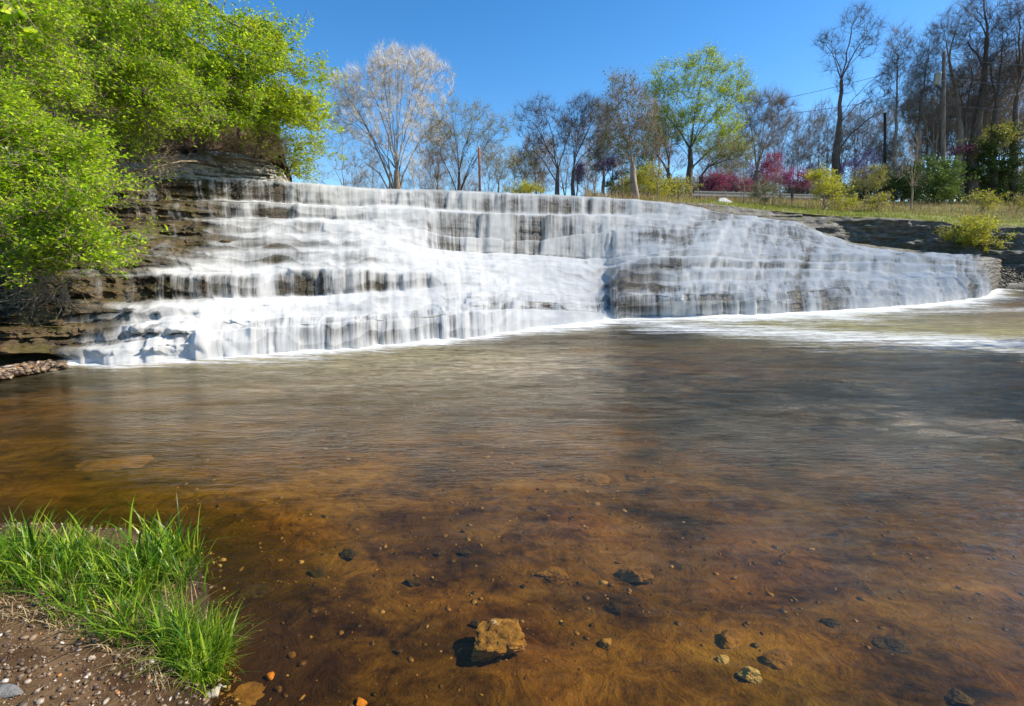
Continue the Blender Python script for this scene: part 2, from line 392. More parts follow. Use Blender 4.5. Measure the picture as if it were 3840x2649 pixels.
ROW3 = [row3d(k) for k in range(10)]
for k in range(8, -1, -1):  # every ledge above the one below it
    ROW3[k][0][:, 2] = np.maximum(ROW3[k][0][:, 2], ROW3[k + 1][0][:, 2] + .02)
NS = 26
MX = [0, 1150, 1450, 1650, 2150, 2300, 2600, 3100, 3800]
MT = [[0, 0, .1, 0, 0, .3, .7, 1, 1], [.3, .3, .6, 1, 1, .8, .8, 1, 1], [.2, .8, .9, 1, 1, .8, .8, 1, 1], [.7, 1, 1, .9, .9, .2, 0, .2, .6], [.8, 1, 1, 1, 1, .5, .1, .4, .7],
      [0, 0, 0, .6, .9, .5, .3, .5, .8], [.3, .7, .8, 1, 1, 1, 1, 1, 1], [.6, 1, 1, 1, 1, 1, 1, 1, 1], [0, 0, 0, 0, 0, 0, 0, 0, 0]]
CT_ = [[0, 0, 0, 0, 0, .2, .3, .3, .2], [0, 0, .2, 1, 1, .5, .35, .35, .3], [0, 0, .2, 1, 1, .5, .35, .35, .3], [0, 0, 0, 0, 0, 0, .15, .3, .3], [0, 0, 0, 0, 0, .3, .35, .4, .4], [0, 0, 0, .3, .1, .4, .45, .45, .4], [0, 0, .2, .5, .5, .6, .7, .6, .3], [.3, .8, .8, .8, .8, .8, .8, .7, .4], [0] * 9]
MIXR = [np.clip(.7 * (fbm(US / 130., k * 5.1, 0, 4, 301) - .5) * 1.5 + np.interp(US, MX, MT[k]), 0, 1) for k in range(9)]
CURT = [np.interp(US, MX, CT_[k]) for k in range(9)]
def build_profile(lift, rugged):
    Vr, ri, vv, xi, yi = [], [], [], [], []
    vacc = np.zeros(len(US))
    for k in range(9):
        A, xa, ya = ROW3[k]; B, xb, yb = ROW3[k + 1]
        last = (k == 8)
        for j in range(NS + (1 if last else 0)):
            s = j / NS
            if last:
                rz = s ** 1.15; ry = 1 - (1 - s) ** 1.5 * 1.0; ry = .55 * s ** .6 + .45 * s
            else:
                sr = .58
                if s < sr:
                    q = s / sr; rz = .86 * (q ** 1.35); ry = .30 * q ** .55
                else:
                    q = (s - sr) / (1 - sr); rz = .86 + .14 * q ** 1.3; ry = .30 + .70 * q
                mm = MIXR[k]; rz = rz * (1 - mm) + mm * s; ry = ry * (1 - mm) + mm * s
            P = A.copy(); P[:, 0] = A[:, 0] + (B[:, 0] - A[:, 0]) * ry
            P[:, 1] = A[:, 1] + (B[:, 1] - A[:, 1]) * ry
            P[:, 2] = A[:, 2] + (B[:, 2] - A[:, 2]) * rz
            Vr.append(P); r = 1 - sstep(.5, .66, s) if not last else 1.0
            r = r * sstep(-.02, .1, s)
            ri.append(np.full(len(US), r)); vv.append(np.full(len(US), k + s))
            px, py = pix(P); xi.append(px); yi.append(py)
    return np.array(Vr), np.array(ri), np.array(vv), np.array(xi), np.array(yi)
PV, PR, PS, PXI, PYI = build_profile(0, 0)
nr, nc = PV.shape[:2]
# length along the flow, metres
seg = np.linalg.norm(np.diff(PV, axis=0), axis=2); PLEN = np.vstack([np.zeros(nc), np.cumsum(seg, 0)])
seg = np.linalg.norm(np.diff(PV[nr // 2], axis=0), axis=1); UM = np.concatenate([[0], np.cumsum(seg)])[None, :].repeat(nr, 0)
# rock: thin limestone beds + lumps; broken sub-steps
Rk = PV.copy()
px3, py3, pz3 = PV[..., 0], PV[..., 1], PV[..., 2]
warp = pz3 + .10 * (fbm(UM / 2.2, PLEN / 3, 0, 3, 5) - .5)
bed1 = vnoise(UM * .7, warp * 12, 0, 21); bed2 = vnoise(UM * 1.6, warp * 26, 0, 22)
lump = fbm(px3 * 1.9, py3 * 1.9, pz3 * 3.2, 4, 23) - .5
crumb = fbm(UM * 5, warp * 14, 0, 3, 24) - .5
wz = warp + .05 * vnoise(UM * 2.5, PLEN * 2, 0, 25)
bk = blocks(UM, wz, 1.3, 7.5, 26) - .5; bk2 = blocks(UM, wz + .03 * vnoise(UM * 9, PLEN, 0, 27), 4.2, 19, 28) - .5
amt = (.14 * (np.round(bed1 * 4) / 4 - .5) + .38 * bk + .15 * bk2 + .30 * lump + .10 * crumb)
left = sstep(1100, 500, PXI)
wetz = sstep(650, 1100, PXI)
amt = amt * (.26 + 1.04 * left) * np.clip(PS[:, :] * 3, 0, 1) * np.clip((9 - PS) * 2.0, 0, 1)
Rk[..., 1] -= amt * .9; Rk[..., 2] += np.abs(amt) * .12
# undercut at the left foot
uc = sstep(760, 250, PXI) * sstep(8.05, 8.25, PS)
Rk[..., 1] += .55 * uc
Rk[-1, :, 2] = -.6
me = mesh_data('rock_ledges', Rk.reshape(-1, 3), grid_faces(nr, nc)[:, ::-1], smooth=False, attrs={'wet': (sstep(-250, 50, PXI - np.interp(PYI, [660, 765, 900, 1000, 1165, 1300, 1380], [950, 920, 930, 780, 600, 400, 320])) * sstep(3780, 3700, PXI)).ravel()})
o = obj('rock_ledges', me, M['wet_rock']); tag(o, kind='structure')
# water sheet
i0 = int(np.searchsorted(US, 250)); i1 = int(np.searchsorted(US, 3744)) + 1
W = PV[:, i0:i1].copy(); wu = UM[:, i0:i1]; wl = PLEN[:, i0:i1]; wr = PR[:, i0:i1]; ws = PS[:, i0:i1]; wx = PXI[:, i0:i1]; wy = PYI[:, i0:i1]
def blur2(a, n):
    k = np.hanning(2 * n + 3)[1:-1]; k /= k.sum()
    a = np.apply_along_axis(lambda v: np.convolve(np.pad(v, n, mode='edge'), k, 'valid'), 0, a)
    return np.apply_along_axis(lambda v: np.convolve(np.pad(v, n, mode='edge'), k, 'valid'), 1, a)
raw_amt = amt[:, i0:i1]; w_amt = blur2(raw_amt, 7)
rid = fbm(wu * 1.25, wl * .22, ws * .0, 4, 41) - .5
rid2 = vnoise(wu * 5.5, wl * .5, 0, 44) - .5
puff = fbm(wu * 2.6, wl * 2.6, 0, 4, 47) - .5
lift = .09 + .30 * rid * (.25 + .75 * wr) + .07 * rid2 * wr + .05 * puff * (1 - wr * .6) + .12 * w_amt
saw = np.mod(W[..., 2] * 4.2 + 2.4 * fbm(wu * .55, ws * .0, 0, 3, 49) + 1.0 * fbm(wu * 2.2, 0, 0, 2, 50), 1.0)
cmask = 1 - .85 * np.exp(-(((wx - 1930) / 330) ** 2) ** 2 - (((wy - 870) / 110) ** 2) ** 2)
lift += (.022 * (1 - saw) ** 2) * cmask * sstep(8.9, 8.0, ws)
lift = np.maximum(lift, w_amt + .08); lift = np.maximum(lift, raw_amt * .98 + .015)
flowr = sstep(2250, 2700, wx)
dg = fbm(wu * 1.1 + wl * .35, wl * .16, 0, 4, 421) - .5; dg2 = fbm(wu * 4.5 + wl * .9, wl * .3, 0, 3, 423) - .5
lift += flowr * (.26 * dg + .05 * dg2)
# how much water runs where
edge = np.interp(wy, [660, 690, 765, 840, 900, 965, 1000, 1035, 1165, 1220, 1300, 1380], [930, 880, 900, 910, 930, 860, 770, 690, 600, 560, 400, 320])
wide = np.interp(wy, [660, 765, 800, 900, 1000, 1165, 1380], [120, 260, 240, 200, 240, 230, 90])
cov = sstep(-1, .15, (wx - edge) / wide) * (.5 + .38 * sstep(0, 1.6, (wx - edge) / wide))
cov = np.maximum(cov, .98 * sstep(900, 1500, wx))
for (ex, ey, rx, ry, q) in [(1180, 922, 260, 22, .5), (1340, 985, 130, 42, .5), (1090, 985, 170, 34, .45), (2350, 1040, 130, 66, .62), (2455, 885, 100, 30, .55), (2370, 1165, 140, 44, .62), (2290, 1110, 60, 60, .4), (1430, 1085, 60, 45, .45),
                          (2560, 1005, 130, 30, .4), (2440, 1085, 160, 22, .5), (3300, 985, 70, 18, .4), (2050, 780, 330, 34, .25), (1190, 1085, 260, 55, .22), (1450, 1250, 260, 50, .18), (3560, 985, 90, 22, .3), (700, 1090, 170, 45, .25), (2800, 1140, 500, 30, .14)]:
    cov = cov - q * np.exp(-(((wx - ex) / rx) ** 2 + ((wy - ey) / ry) ** 2) * 1.3)
lip = np.exp(-((ws - 0.0) / .07) ** 2); cov -= lip * np.interp(wx, [900, 1050, 1900, 2150, 2400], [.3, .75, .75, .4, .1])
lip1 = np.exp(-((ws - 1.0) / .05) ** 2); cov -= lip1 * np.interp(wx, [600, 900, 1300, 1450], [.2, .5, .5, 0])
for k in (2, 3, 4, 5, 6, 7): cov += .12 * np.exp(-((ws - k + .12) / .12) ** 2) * (1 - MIXR[k][None, i0:i1])
endx = np.interp(wy, [950, 1000, 1090], [3625, 3690, 3738]); cov *= sstep(15, -70, wx - endx); cov -= .35 * np.exp(-((wx - endx + 95) / 26) ** 2) + .3 * np.exp(-((wx - endx + 190) / 22) ** 2)
cov += (.20 * (1 - saw) ** 2 - .08) * cmask
rh = np.array([ROW3[k][0][i0:i1, 2] - ROW3[k + 1][0][i0:i1, 2] for k in range(9)])      # height of every step
kk = np.clip(ws.astype(int), 0, 8); sf = ws - kk
ci = np.arange(i1 - i0)[None, :]
hh = np.take_along_axis(rh, kk, 0); hh = np.maximum(sstep(.2, .55, hh), np.array(CURT)[:, i0:i1][kk, ci])
inr = np.where(kk == 8, sstep(1.02, .9, sf), sstep(.04, .2, sf) * sstep(.62, .5, sf)) * (1 - .8 * np.array(MIXR)[:, i0:i1][kk, ci])
inr = np.maximum(inr, np.array(CURT)[:, i0:i1][kk, ci])
streak = fbm(wu * 1.3 + .25 * wl * fbm(wu * .4, kk * 2.0, 0, 2, 402), kk * 3.7 + wl * .12, 0, 4, 401); gap = sstep(.5, .32, streak)
curt = inr * hh
gap2 = sstep(.52, .3, fbm(wu * 4.5, kk * 1.7, 0, 3, 403))
prog = np.where(kk == 8, sf, np.clip(sf / .6, 0, 1)); cov -= curt * (-.02 + .16 * prog + .32 * gap + .16 * gap2)
lift = np.maximum(lift - curt * (.09 * gap + .04 * gap2) + .08 * curt * (1 - gap), raw_amt * .98 + .015)

cov += .12 * np.exp(-((sf - .0) / .05) ** 2) * hh * (kk > 0)
cov -= .16 * sstep(.5, .30, fbm(wu * .42, ws * .55, 0, 3, 431)) * (1 - .6 * flowr)
mixf = np.array(MIXR)[:, i0:i1][kk, ci]; kn = fbm(wu * 2.6, wl * 3.4, 0, 4, 441) - .5; cov += (1 - curt) * (.12 + .5 * mixf * kn)
lift = lift + .10 * mixf * np.maximum(kn, -.1) * (1 - curt)
cov += flowr * (.95 * dg + .75 * dg2) - .17 * flowr
W[..., 1] -= lift * .85; W[..., 2] += lift * .30 * (ws < 8.9)
cov = np.clip(cov * (wx > 0), 0, 1.2)
me = mesh_data('waterfall', W.reshape(-1, 3), grid_faces(nr, i1 - i0)[:, ::-1], attrs={'cov': cov.ravel(), 'riser': np.clip(curt * 1.2, 0, 1).ravel()}, uv=np.stack([wu, wl], -1).reshape(-1, 2))
o = obj('waterfall', me, M['fall']); tag(o, kind='structure')
BASE = ROW3[9][0]

# ------------------------------------------------------------------ pool bed with the muddy bank at the near left
SH = np.array([[-30, 4.2], [-6, 3.2], [-2.85, 2.66], [-2.1, 2.62], [-1.58, 2.34], [-1.36, 2.05], [-1.2, 1.80], [-1.02, 1.48], [-.82, 1.1], [-.4, .55], [4, .1], [30, -2]])
def sd_shore(X, Y):
    d = np.full(np.shape(X), 1e9); s = np.zeros(np.shape(X))
    for p, q in zip(SH[:-1], SH[1:]):
        e = q - p; t = np.clip(((X - p[0]) * e[0] + (Y - p[1]) * e[1]) / (e @ e), 0, 1)
        dx, dy = X - p[0] - t * e[0], Y - p[1] - t * e[1]; dd = np.hypot(dx, dy)
        c = e[0] * (Y - p[1]) - e[1] * (X - p[0])
        s = np.where(dd < d, np.sign(c), s); d = np.minimum(d, dd)
    return d * s      # + water side
def bed_z(X, Y):
    s = sd_shore(X, Y) + .12 * (fbm(X * 2.2, Y * 2.2, 0, 3, 61) - .5)
    z = np.interp(s, [-30, -3, -1, -.3, -.06, 0, .12, .5, 1.2, 3, 6, 12], [.6, .42, .24, .13, .05, .0, -.035, -.06, -.12, -.26, -.42, -.55])
    z = z + .035 * (fbm(X * 3, Y * 3, 0, 4, 63) - .5) * sstep(.0, 1.5, np.abs(s)) + .10 * (fbm(X * .8, Y * .8, 0, 3, 65) - .5) * sstep(.3, 3, s)
    z = z + .012 * (fbm(X * 14, Y * 14, 0, 3, 67) - .5)
    z = z + 1.1 * sstep(2.3, 4.6, X - Y * 1.02) * sstep(3, 6, X)
    return z
def warped(n, a, b, c, p):   # finer near c
    t = np.linspace(-1, 1, n); t = np.sign(t) * np.abs(t) ** p
    return np.where(t < 0, c + (c - a) * t, c + (b - c) * t)
gx = warped(520, -32, 46, -.4, 1.9); gy = np.concatenate([np.linspace(-30, .8, 40)[:-1], .8 + 27 * np.linspace(0, 1, 420) ** 1.9])
GX, GY = np.meshgrid(gx, gy)
GZ = bed_z(GX, GY)
sh = sd_shore(GX, GY)
V = np.stack([GX, GY, GZ], -1).reshape(-1, 3)
mp = on_z(1000, 2540, 0.0); mud = sstep(1.25, .55, np.hypot((GX - mp[0]) / .30, (GY - mp[1]) / .22) + .9 * (fbm(GX * 6, GY * 6, 0, 4, 72) - .5))
me = mesh_data('river_bed', V, grid_faces(*GX.shape), attrs={'bank': np.maximum(sstep(.5, .12, sh + .1 * (fbm(GX * 5, GY * 5, 0, 3, 71) - .5)), .9 * mud).ravel()})
tag(obj('river_bed', me, M['bed']), kind='structure')

# water surface
gx = warped(420, -22, 42, 2, 1.5); gy = .3 + 26.5 * np.linspace(0, 1, 420) ** 1.4
GX, GY = np.meshgrid(gx, gy)
bl = BASE[np.argsort(BASE[:, 0])]
byl = np.interp(GX, bl[:, 0], bl[:, 1])
dB = byl - GY                      # distance in front of the foot of the falls
pxx, pyy = pix(np.stack([GX, GY, 0 * GX], -1))
n1 = fbm(GX * .5, GY * 2.0, 0, 4, 81)
w_f = np.interp(GX, [-6.5, -5, -1, 1, 3, 8, 14, 20], [.2, .34, .48, .6, .9, 1.2, 1.0, .6])
foam = (.75 + .7 * fbm(GX * 1.5, GY * 2.0, 0, 3, 83)) * np.exp(-np.clip(dB, 0, 99) / (w_f * (.5 + fbm(GX * .9, GY * .6, 0, 3, 84)))) * (GX > -6.4)
# the tongue of foam running out of the middle of the falls towards the right
tx = np.array([2.2, 3.4, 5.4, 8.0, 11.5, 16]); ty = np.array([10.2, 10.7, 10.0, 8.9, 7.9, 7.4])
pc = np.interp(GX, tx, ty); wd = np.interp(GX, tx, [.4, .9, 1.3, 1.3, 1.1, .9])
tong = .62 * np.exp(-((GY - pc) / wd) ** 2) * sstep(1.8, 3.2, GX) * sstep(15, 8, GX)
t2 = .42 * np.exp(-((GY - np.interp(GX, [5, 18, 30], [12.3, 15.4, 17])) / .6) ** 2) * sstep(5, 8, GX)
t3 = .34 * np.exp(-((GY - np.interp(GX, [4, 12, 20], [8.8, 8.3, 7.6])) / 1.1) ** 2) * sstep(3, 6, GX) * sstep(18, 11, GX)
foam = np.maximum.reduce([foam, tong, t2, t3]) + .12 * (n1 - .5) * (foam > .05)
sA = sd_shore(GX, GY)
murk_reflection = np.clip(.05 + .5 * (fbm(GX * .35, GY * .8, 0, 4, 87) - .5) * sstep(3.5, 6, GY) + .6 * np.exp(-((GX + .8) / 3.4) ** 2 - ((GY - 7.0) / 1.6) ** 2) + .18 * np.exp(-((GX - 5) / 4) ** 2 - ((GY - 5.5) / 2) ** 2) + .25 * (n1 - .35) * sstep(3, 7, GY) + (.28 + .25 * sstep(0, 4, GX)) * np.exp(-np.clip(dB, 0, 99) / 1.1) + .45 * np.exp(-((GY - 10.5) / 3.2) ** 2) * sstep(3, 8, GX), 0, .85) * sstep(.2, 3, sA)  # suspended silt, plus a patch left of the middle painting the falls' reflection
green = np.clip((.6 + .5 * sstep(0, 4, GX)) * np.exp(-np.clip(dB, 0, 99) / 2.2) + .8 * np.exp(-((GY - 9.5) / 2.6) ** 2) * sstep(1, 6, GX), 0, 1)
deep = sstep(.3, 5, sA) * .8
chop = np.clip(sstep(2.2, 5.5, GY) * (.45 + .55 * sstep(-4.5, -1, GX)) + .25 * sstep(1, 4, GX), 0, 1)
GZ = .012 * (fbm(GX * .8, GY * 2.2, 0, 3, 91) - .5) * sstep(2, 5, GY) + .06 * foam * sstep(3, .1, dB)
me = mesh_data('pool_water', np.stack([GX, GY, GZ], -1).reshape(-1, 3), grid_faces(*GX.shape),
               attrs={'foam': foam.ravel(), 'murk_reflection': murk_reflection.ravel(), 'green': green.ravel(), 'deep': deep.ravel(), 'chop': chop.ravel()})
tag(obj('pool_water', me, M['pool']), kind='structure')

# ------------------------------------------------------------------ right bank: turf, rock face, shelf
bx = np.arange(2380, 5200, 9.0)
EX = [2380, 2500, 2664, 2840, 3028, 3169, 3357, 3545, 3610, 3700, 3760, 3840, 4300, 5200]
ye = [752, 756, 764, 786, 803, 814, 819, 833, 852, 862, 852, 850, 856, 870]
yf = [766, 780, 806, 832, 850, 905, 930, 950, 956, 985, 1000, 1010, 1030, 1050]
ys = [790, 800, 815, 845, 880, 928, 955, 975, 985, 1040, 1070, 1085, 1100, 1110]
De = [23.6, 24, 24.6, 25.2, 25.6, 25.8, 25.8, 25.6, 25.4, 25, 25, 24.8, 24, 22]
Dt = np.interp(bx, DX, DY)
Yb = np.interp(bx, [2380, 2664, 2840, 3028, 3169, 3357, 3545, 3700, 3840, 4300, 5200], [22.6, 23.6, 24.2, 25.0, 25.5, 25.6, 25.4, 24.5, 24.0, 22.5, 20])
rows = []
ny = 14
ztop = lambda x: np.interp(x, [2380, 2700, 3000, 3400, 3840, 5200], [738, 742, 748, 762, 770, 770])
for j in range(ny): # turf, from far to near
    s = (j / ny) ** .6; Yj = 44 + (np.interp(bx, EX, De) - 44) * s
    yj = ztop(bx) + (np.interp(bx, EX, ye) - ztop(bx)) * (j / ny)
    rows.append(at(bx, yj, Yj))
NF = 34
for j in range(NF):
    s = j / NF
    P = at(bx, np.interp(bx, EX, ye) + (np.interp(bx, EX, yf) - np.interp(bx, EX, ye)) * s, np.interp(bx, EX, De) + (Yb - np.interp(bx, EX, De)) * s ** .8)
    rows.append(P)
NG = 16
YsF = np.where(bx < 3650, np.maximum(Dt - .4, 22.0), 23.2)
for j in range(NG):
    s = j / NG
    rows.append(at(bx, np.interp(bx, EX, yf) + (np.interp(bx, EX, ys) - np.interp(bx, EX, yf)) * s, Yb + (YsF - Yb) * s))
P = at(bx, np.interp(bx, EX, ys) + 60, YsF - .1); P[:, 2] = np.minimum(P[:, 2], np.where(bx > 3650, -.1, 9)); P[:, 2] = np.where(bx > 3650, -.3, P[:, 2]); rows.append(P)
B = np.array(rows)
uu = np.concatenate([[0], np.cumsum(np.linalg.norm(np.diff(B[ny], axis=0), axis=1))])[None].repeat(len(B), 0)
jj = np.arange(len(B))[:, None] + 0 * uu
face = sstep(ny - 1, ny + 2, jj) * sstep(ny + NF + NG, ny + NF + NG - 3, jj)
lay = np.round(vnoise(uu * .5, (B[..., 2] + .1 * vnoise(uu * .6, 3.3, 0, 9)) * 8, 0, 101) * 4) / 4 - .5
bk = blocks(uu, B[..., 2] + .1 * vnoise(uu * .8, B[..., 2], 0, 108), .8, 5.0, 109) - .5
rk = .15 * lay + .4 * bk + .5 * (fbm(uu * 1.2, B[..., 2] * 2.5, 0, 4, 103) - .5)
B[..., 1] -= rk * face * np.where(bx[None] > 2900, 1, .4); B[..., 2] += .06 * (fbm(uu * 1.5, jj * .4, 0, 4, 105) - .5) * (jj < ny) + .05 * (fbm(uu * 4, jj * .5, 0, 3, 107) - .5) * face
nturf = ny + 1
tm = mesh_data('grass_bank', B[:nturf].reshape(-1, 3), grid_faces(nturf, len(bx))[:, ::-1])
TURF = B[:nturf]
tag(obj('grass_bank', tm, M['turf']), kind='structure')
tm = mesh_data('rock_bank', B[ny:].reshape(-1, 3), grid_faces(len(B) - ny, len(bx))[:, ::-1])
tag(obj('rock_bank', tm, M['dark_rock']), kind='structure')

# upstream river level behind the crest and the plateau to the horizon
cr = ROW3[0][0]; sel = slice(0, int(np.searchsorted(US, 2760)), 6)
c2 = cr[sel]; back = c2.copy(); back[:, 1] += 26; back[:, 0] *= 2.2; back[:, 2] = c2[:, 2] - .02; mid = c2.copy(); mid[:, 1] += .5; mid[:, 2] -= .03
fr_ = c2.copy(); fr_[:, 2] -= .004
me = mesh_data('upper_river', np.concatenate([fr_, mid, back]), grid_faces(3, len(c2)), attrs={'foam': np.zeros(3 * len(c2)), 'murk_reflection': np.full(3 * len(c2), .8), 'green': np.full(3 * len(c2), .2), 'deep': np.ones(3 * len(c2)), 'chop': np.full(3 * len(c2), .3)})
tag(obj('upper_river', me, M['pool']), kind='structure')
def plateau_z(X, Y):
    r = sstep(4, 13, X)
    return 3.5 + 2.5 * r * sstep(40.5, 44.5, Y) + 1.0 * sstep(45, 90, Y) + .25 * (fbm(X * .12, Y * .12, 0, 3, 120) - .5)
gx = np.concatenate([[-1500, -500, -200], np.linspace(-90, 110, 90), [250, 600, 1500]]); gy = np.concatenate([np.linspace(33, 45, 16), np.linspace(47, 90, 20), [130, 250, 600, 1600]])
GX, GY = np.meshgrid(gx, gy)
me = mesh_data('ground', np.stack([GX, GY, plateau_z(GX, GY)], -1).reshape(-1, 3), grid_faces(*GX.shape)); tag(obj('ground', me, M['turf']), kind='structure')

# ------------------------------------------------------------------ left cliff and hillside
lx = np.arange(-900, 1101, 7.0)
t0 = np.interp(lx, KX, ROWS[:, 0]); dT = np.interp(lx, [-900] + DX, [7.5] + DY)
ct = np.interp(lx, [-900, 0, 300, 500, 650, 800, 900, 1000, 1050, 1080, 1100], [480, 520, 560, 585, 578, 568, 575, 604, 632, 676, 690])
rows = []
NA = 44
for j in range(NA):
    s = j / (NA - 1); rows.append(at(lx, t0 + 8 + (ct - t0 - 8) * s, dT + .25 + .9 * s ** 1.3 * sstep(1100, 1000, lx)))
NB = 24
topy = np.interp(lx, [-900, 0, 400, 700, 900, 1000, 1060, 1100], [-300, -150, -20, 130, 260, 400, 560, 684])
for j in range(1, NB):
    s = j / (NB - 1); w = sstep(1100, 900, lx)
    rows.append(at(lx, ct + (topy - ct) * s, dT + 1.15 + 4.2 * s * w))
Cf = np.array(rows)
uu = np.concatenate([[0], np.cumsum(np.linalg.norm(np.diff(Cf[0], axis=0), axis=1))])[None].repeat(len(Cf), 0)
jj = np.arange(len(Cf))[:, None] + 0 * uu
z_ = Cf[..., 2]
lay = np.round(vnoise(uu * .7, (z_ + .1 * fbm(uu * .8, 1.7, 0, 3, 9)) * 9, 0, 131) * 3) / 3 - .5
chunk = np.round(fbm(uu * 1.1, z_ * 3.5, 0, 3, 133) * 6) / 6 - .5
amp = sstep(0, 3, jj) * sstep(1100, 1060, lx)[None]
bk = blocks(uu, z_ + .12 * (fbm(uu * .6, z_ * 1.5, 0, 3, 137) - .5), 1.0, 5.0, 138) - .5; bk2 = blocks(uu, z_ + .05 * vnoise(uu * 3, z_ * 3, 0, 140), 3.2, 13, 139) - .5
Cf[..., 1] -= amp * (.15 * lay + .55 * bk + .28 * bk2 + .5 * chunk + .12 * (fbm(uu * 6, z_ * 9, 0, 3, 135) - .5)) * np.where(jj < NA, 1, .6)
me = mesh_data('cliff', Cf[:NA].reshape(-1, 3), grid_faces(NA, len(lx)), smooth=False); tag(obj('cliff', me, M['cliff']), kind='structure')
me = mesh_data('hillside', Cf[NA - 1:].reshape(-1, 3), grid_faces(len(Cf) - NA + 1, len(lx))); tag(obj('hillside', me, M['soil']), kind='structure')

# ------------------------------------------------------------------ trees
def mst(root, rpar, pts, bf):
    """grow a branching skeleton through a cloud of points (distance + bf * path length) from a given trunk and limbs"""
    root = np.asarray(root, float); n0 = len(root); N = len(pts)
    pos = np.vstack([root, pts]); par = np.full(n0 + N, -1); par[:n0] = rpar
    pl = np.zeros(n0 + N)
    for i in range(1, n0): pl[i] = pl[par[i]] + np.linalg.norm(root[i] - root[par[i]])
    best = np.full(N, np.inf); bp = np.zeros(N, int)
    for i in range(n0):
        d = np.linalg.norm(pts - root[i], axis=1); c = d + bf * (pl[i] + d); m = c < best; best[m] = c[m]; bp[m] = i
    alive = np.ones(N, bool)
    for _ in range(N):
        k = int(np.argmin(np.where(alive, best, np.inf))); alive[k] = False
        i = n0 + k; par[i] = bp[k]; pl[i] = pl[bp[k]] + np.linalg.norm(pts[k] - pos[bp[k]])
        d = np.linalg.norm(pts - pts[k], axis=1); c = d + bf * (pl[i] + d); m = alive & (c < best); best[m] = c[m]; bp[m] = i
    return pos, par, None
def limbs_for(root, blobs, rs, fan, jit, per=1):
    """trunk nodes plus one curved limb towards every foliage mass"""
    P = [root[0]]; par = [-1]
    for a, b in zip(root[:-1], root[1:]):
        L = np.linalg.norm(b - a); m = max(2, int(L / .7))
        for j in range(1, m + 1):
            P.append(a + (b - a) * j / m + (rs.normal(0, jit * .45 * L / m, 3) if j < m else 0)); par.append(len(P) - 2)
    nt = len(P); T = np.array(P)
    for b in blobs:
        for q in range(per):
            c = np.array(b[:3]) + rs.normal(0, .35, 3) * np.array(b[3:6]) * (0 if q == 0 else 1.2)
            hd = np.hypot(c[0] - T[:, 0], c[1] - T[:, 1]); ok = np.where(T[:, 2] < c[2] - fan * hd)[0]
            i = int(ok[-1]) if len(ok) else nt - 1
            if T[i][2] < T[0][2] + .35 * (T[-1][2] - T[0][2]) and nt > 3: i = max(i, nt // 2)
            s0 = T[i]; D = c - s0; L = np.linalg.norm(D); up = s0 + D * .35 + np.array([0, 0, .22 * L]); m = max(3, int(L / .6)); last = i
            for j in range(1, m + 1):
                t = j / m; p = (1 - t) ** 2 * s0 + 2 * t * (1 - t) * up + t * t * c + rs.normal(0, jit * L / m * .8, 3)
                P.append(p); par.append(last); last = len(P) - 1
    return np.array(P), np.array(par)
def skeleton(root, rpar, pts, bf, r0, rt, kink=.12, rs=None):
    pos, par, order = mst(root, rpar, pts, bf)
    # bisect long edges with a kink so that limbs bend
    rs = rs or np.random.default_rng(1)
    P = list(pos); PA = list(par); n = len(P)
    for i in range(n):
        p = PA[i]
        if p < 0: continue
        L = np.linalg.norm(P[i] - P[p])
        if i >= len(root):
            m = (P[i] + P[p]) / 2 + rs.normal(0, kink * L, 3); m[2] -= .03 * L
            P.append(m); PA.append(p); PA[i] = len(P) - 1
    P = np.array(P); PA = np.array(PA); N = len(P)
    # tips count by topological order
    ch = [[] for _ in range(N)]
    for i in range(N):
        if PA[i] >= 0: ch[PA[i]].append(i)
    ordr = []; st = [int(np.where(PA < 0)[0][0])]
    while st:
        i = st.pop(); ordr.append(i); st.extend(ch[i])
    tips = np.zeros(N)
    for i in reversed(ordr):
        if not ch[i]: tips[i] = 1
        if PA[i] >= 0: tips[PA[i]] += tips[i]
    p = math.log(max(tips.max(), 3)) / math.log(r0 / rt)
    r = rt * tips ** (1 / p)
    plen = np.zeros(N)
    for i in ordr:
        if PA[i] >= 0: plen[i] = plen[PA[i]] + np.linalg.norm(P[i] - P[PA[i]])
    q = plen / (plen.max() + 1e-9)
    r = np.maximum(r * (1 - .58 * sstep(0, .55, q)), rt * .8); r[ordr[0]] *= 1.25
    return P, PA, r, tips
def segs(P, PA, r, m):
    i = np.where(m & (PA >= 0))[0]; p = PA[i]
    return P[p], P[i], np.minimum(r[p], r[i] * 1.25), r[i]
def twigs_from(P, PA, tips, n, L, rs, up=.35, spread=.9, maxtips=3, steps=2):
    """fine twigs; returns segments and their end points"""
    c = np.where((tips <= maxtips) & (PA >= 0))[0]
    k = rs.choice(c, n)
    d = P[k] - P[PA[k]]; d /= np.linalg.norm(d, axis=1, keepdims=True) + 1e-9
    A, Bq = [], []
    t = rs.random((n, 1)); s = P[PA[k]] + (P[k] - P[PA[k]]) * t
    dirn = d + rs.normal(0, spread, (n, 3)) * .6; dirn[:, 2] += up; dirn /= np.linalg.norm(dirn, axis=1, keepdims=True)
    ln = L * (.4 + .9 * rs.random((n, 1))); cur = s
    for j in range(steps):
        nx = cur + dirn * ln / steps; A.append(cur); Bq.append(nx); cur = nx
        dirn = dirn + rs.normal(0, .28, (n, 3)); dirn[:, 2] += up * .3; dirn /= np.linalg.norm(dirn, axis=1, keepdims=True)
    return A, Bq
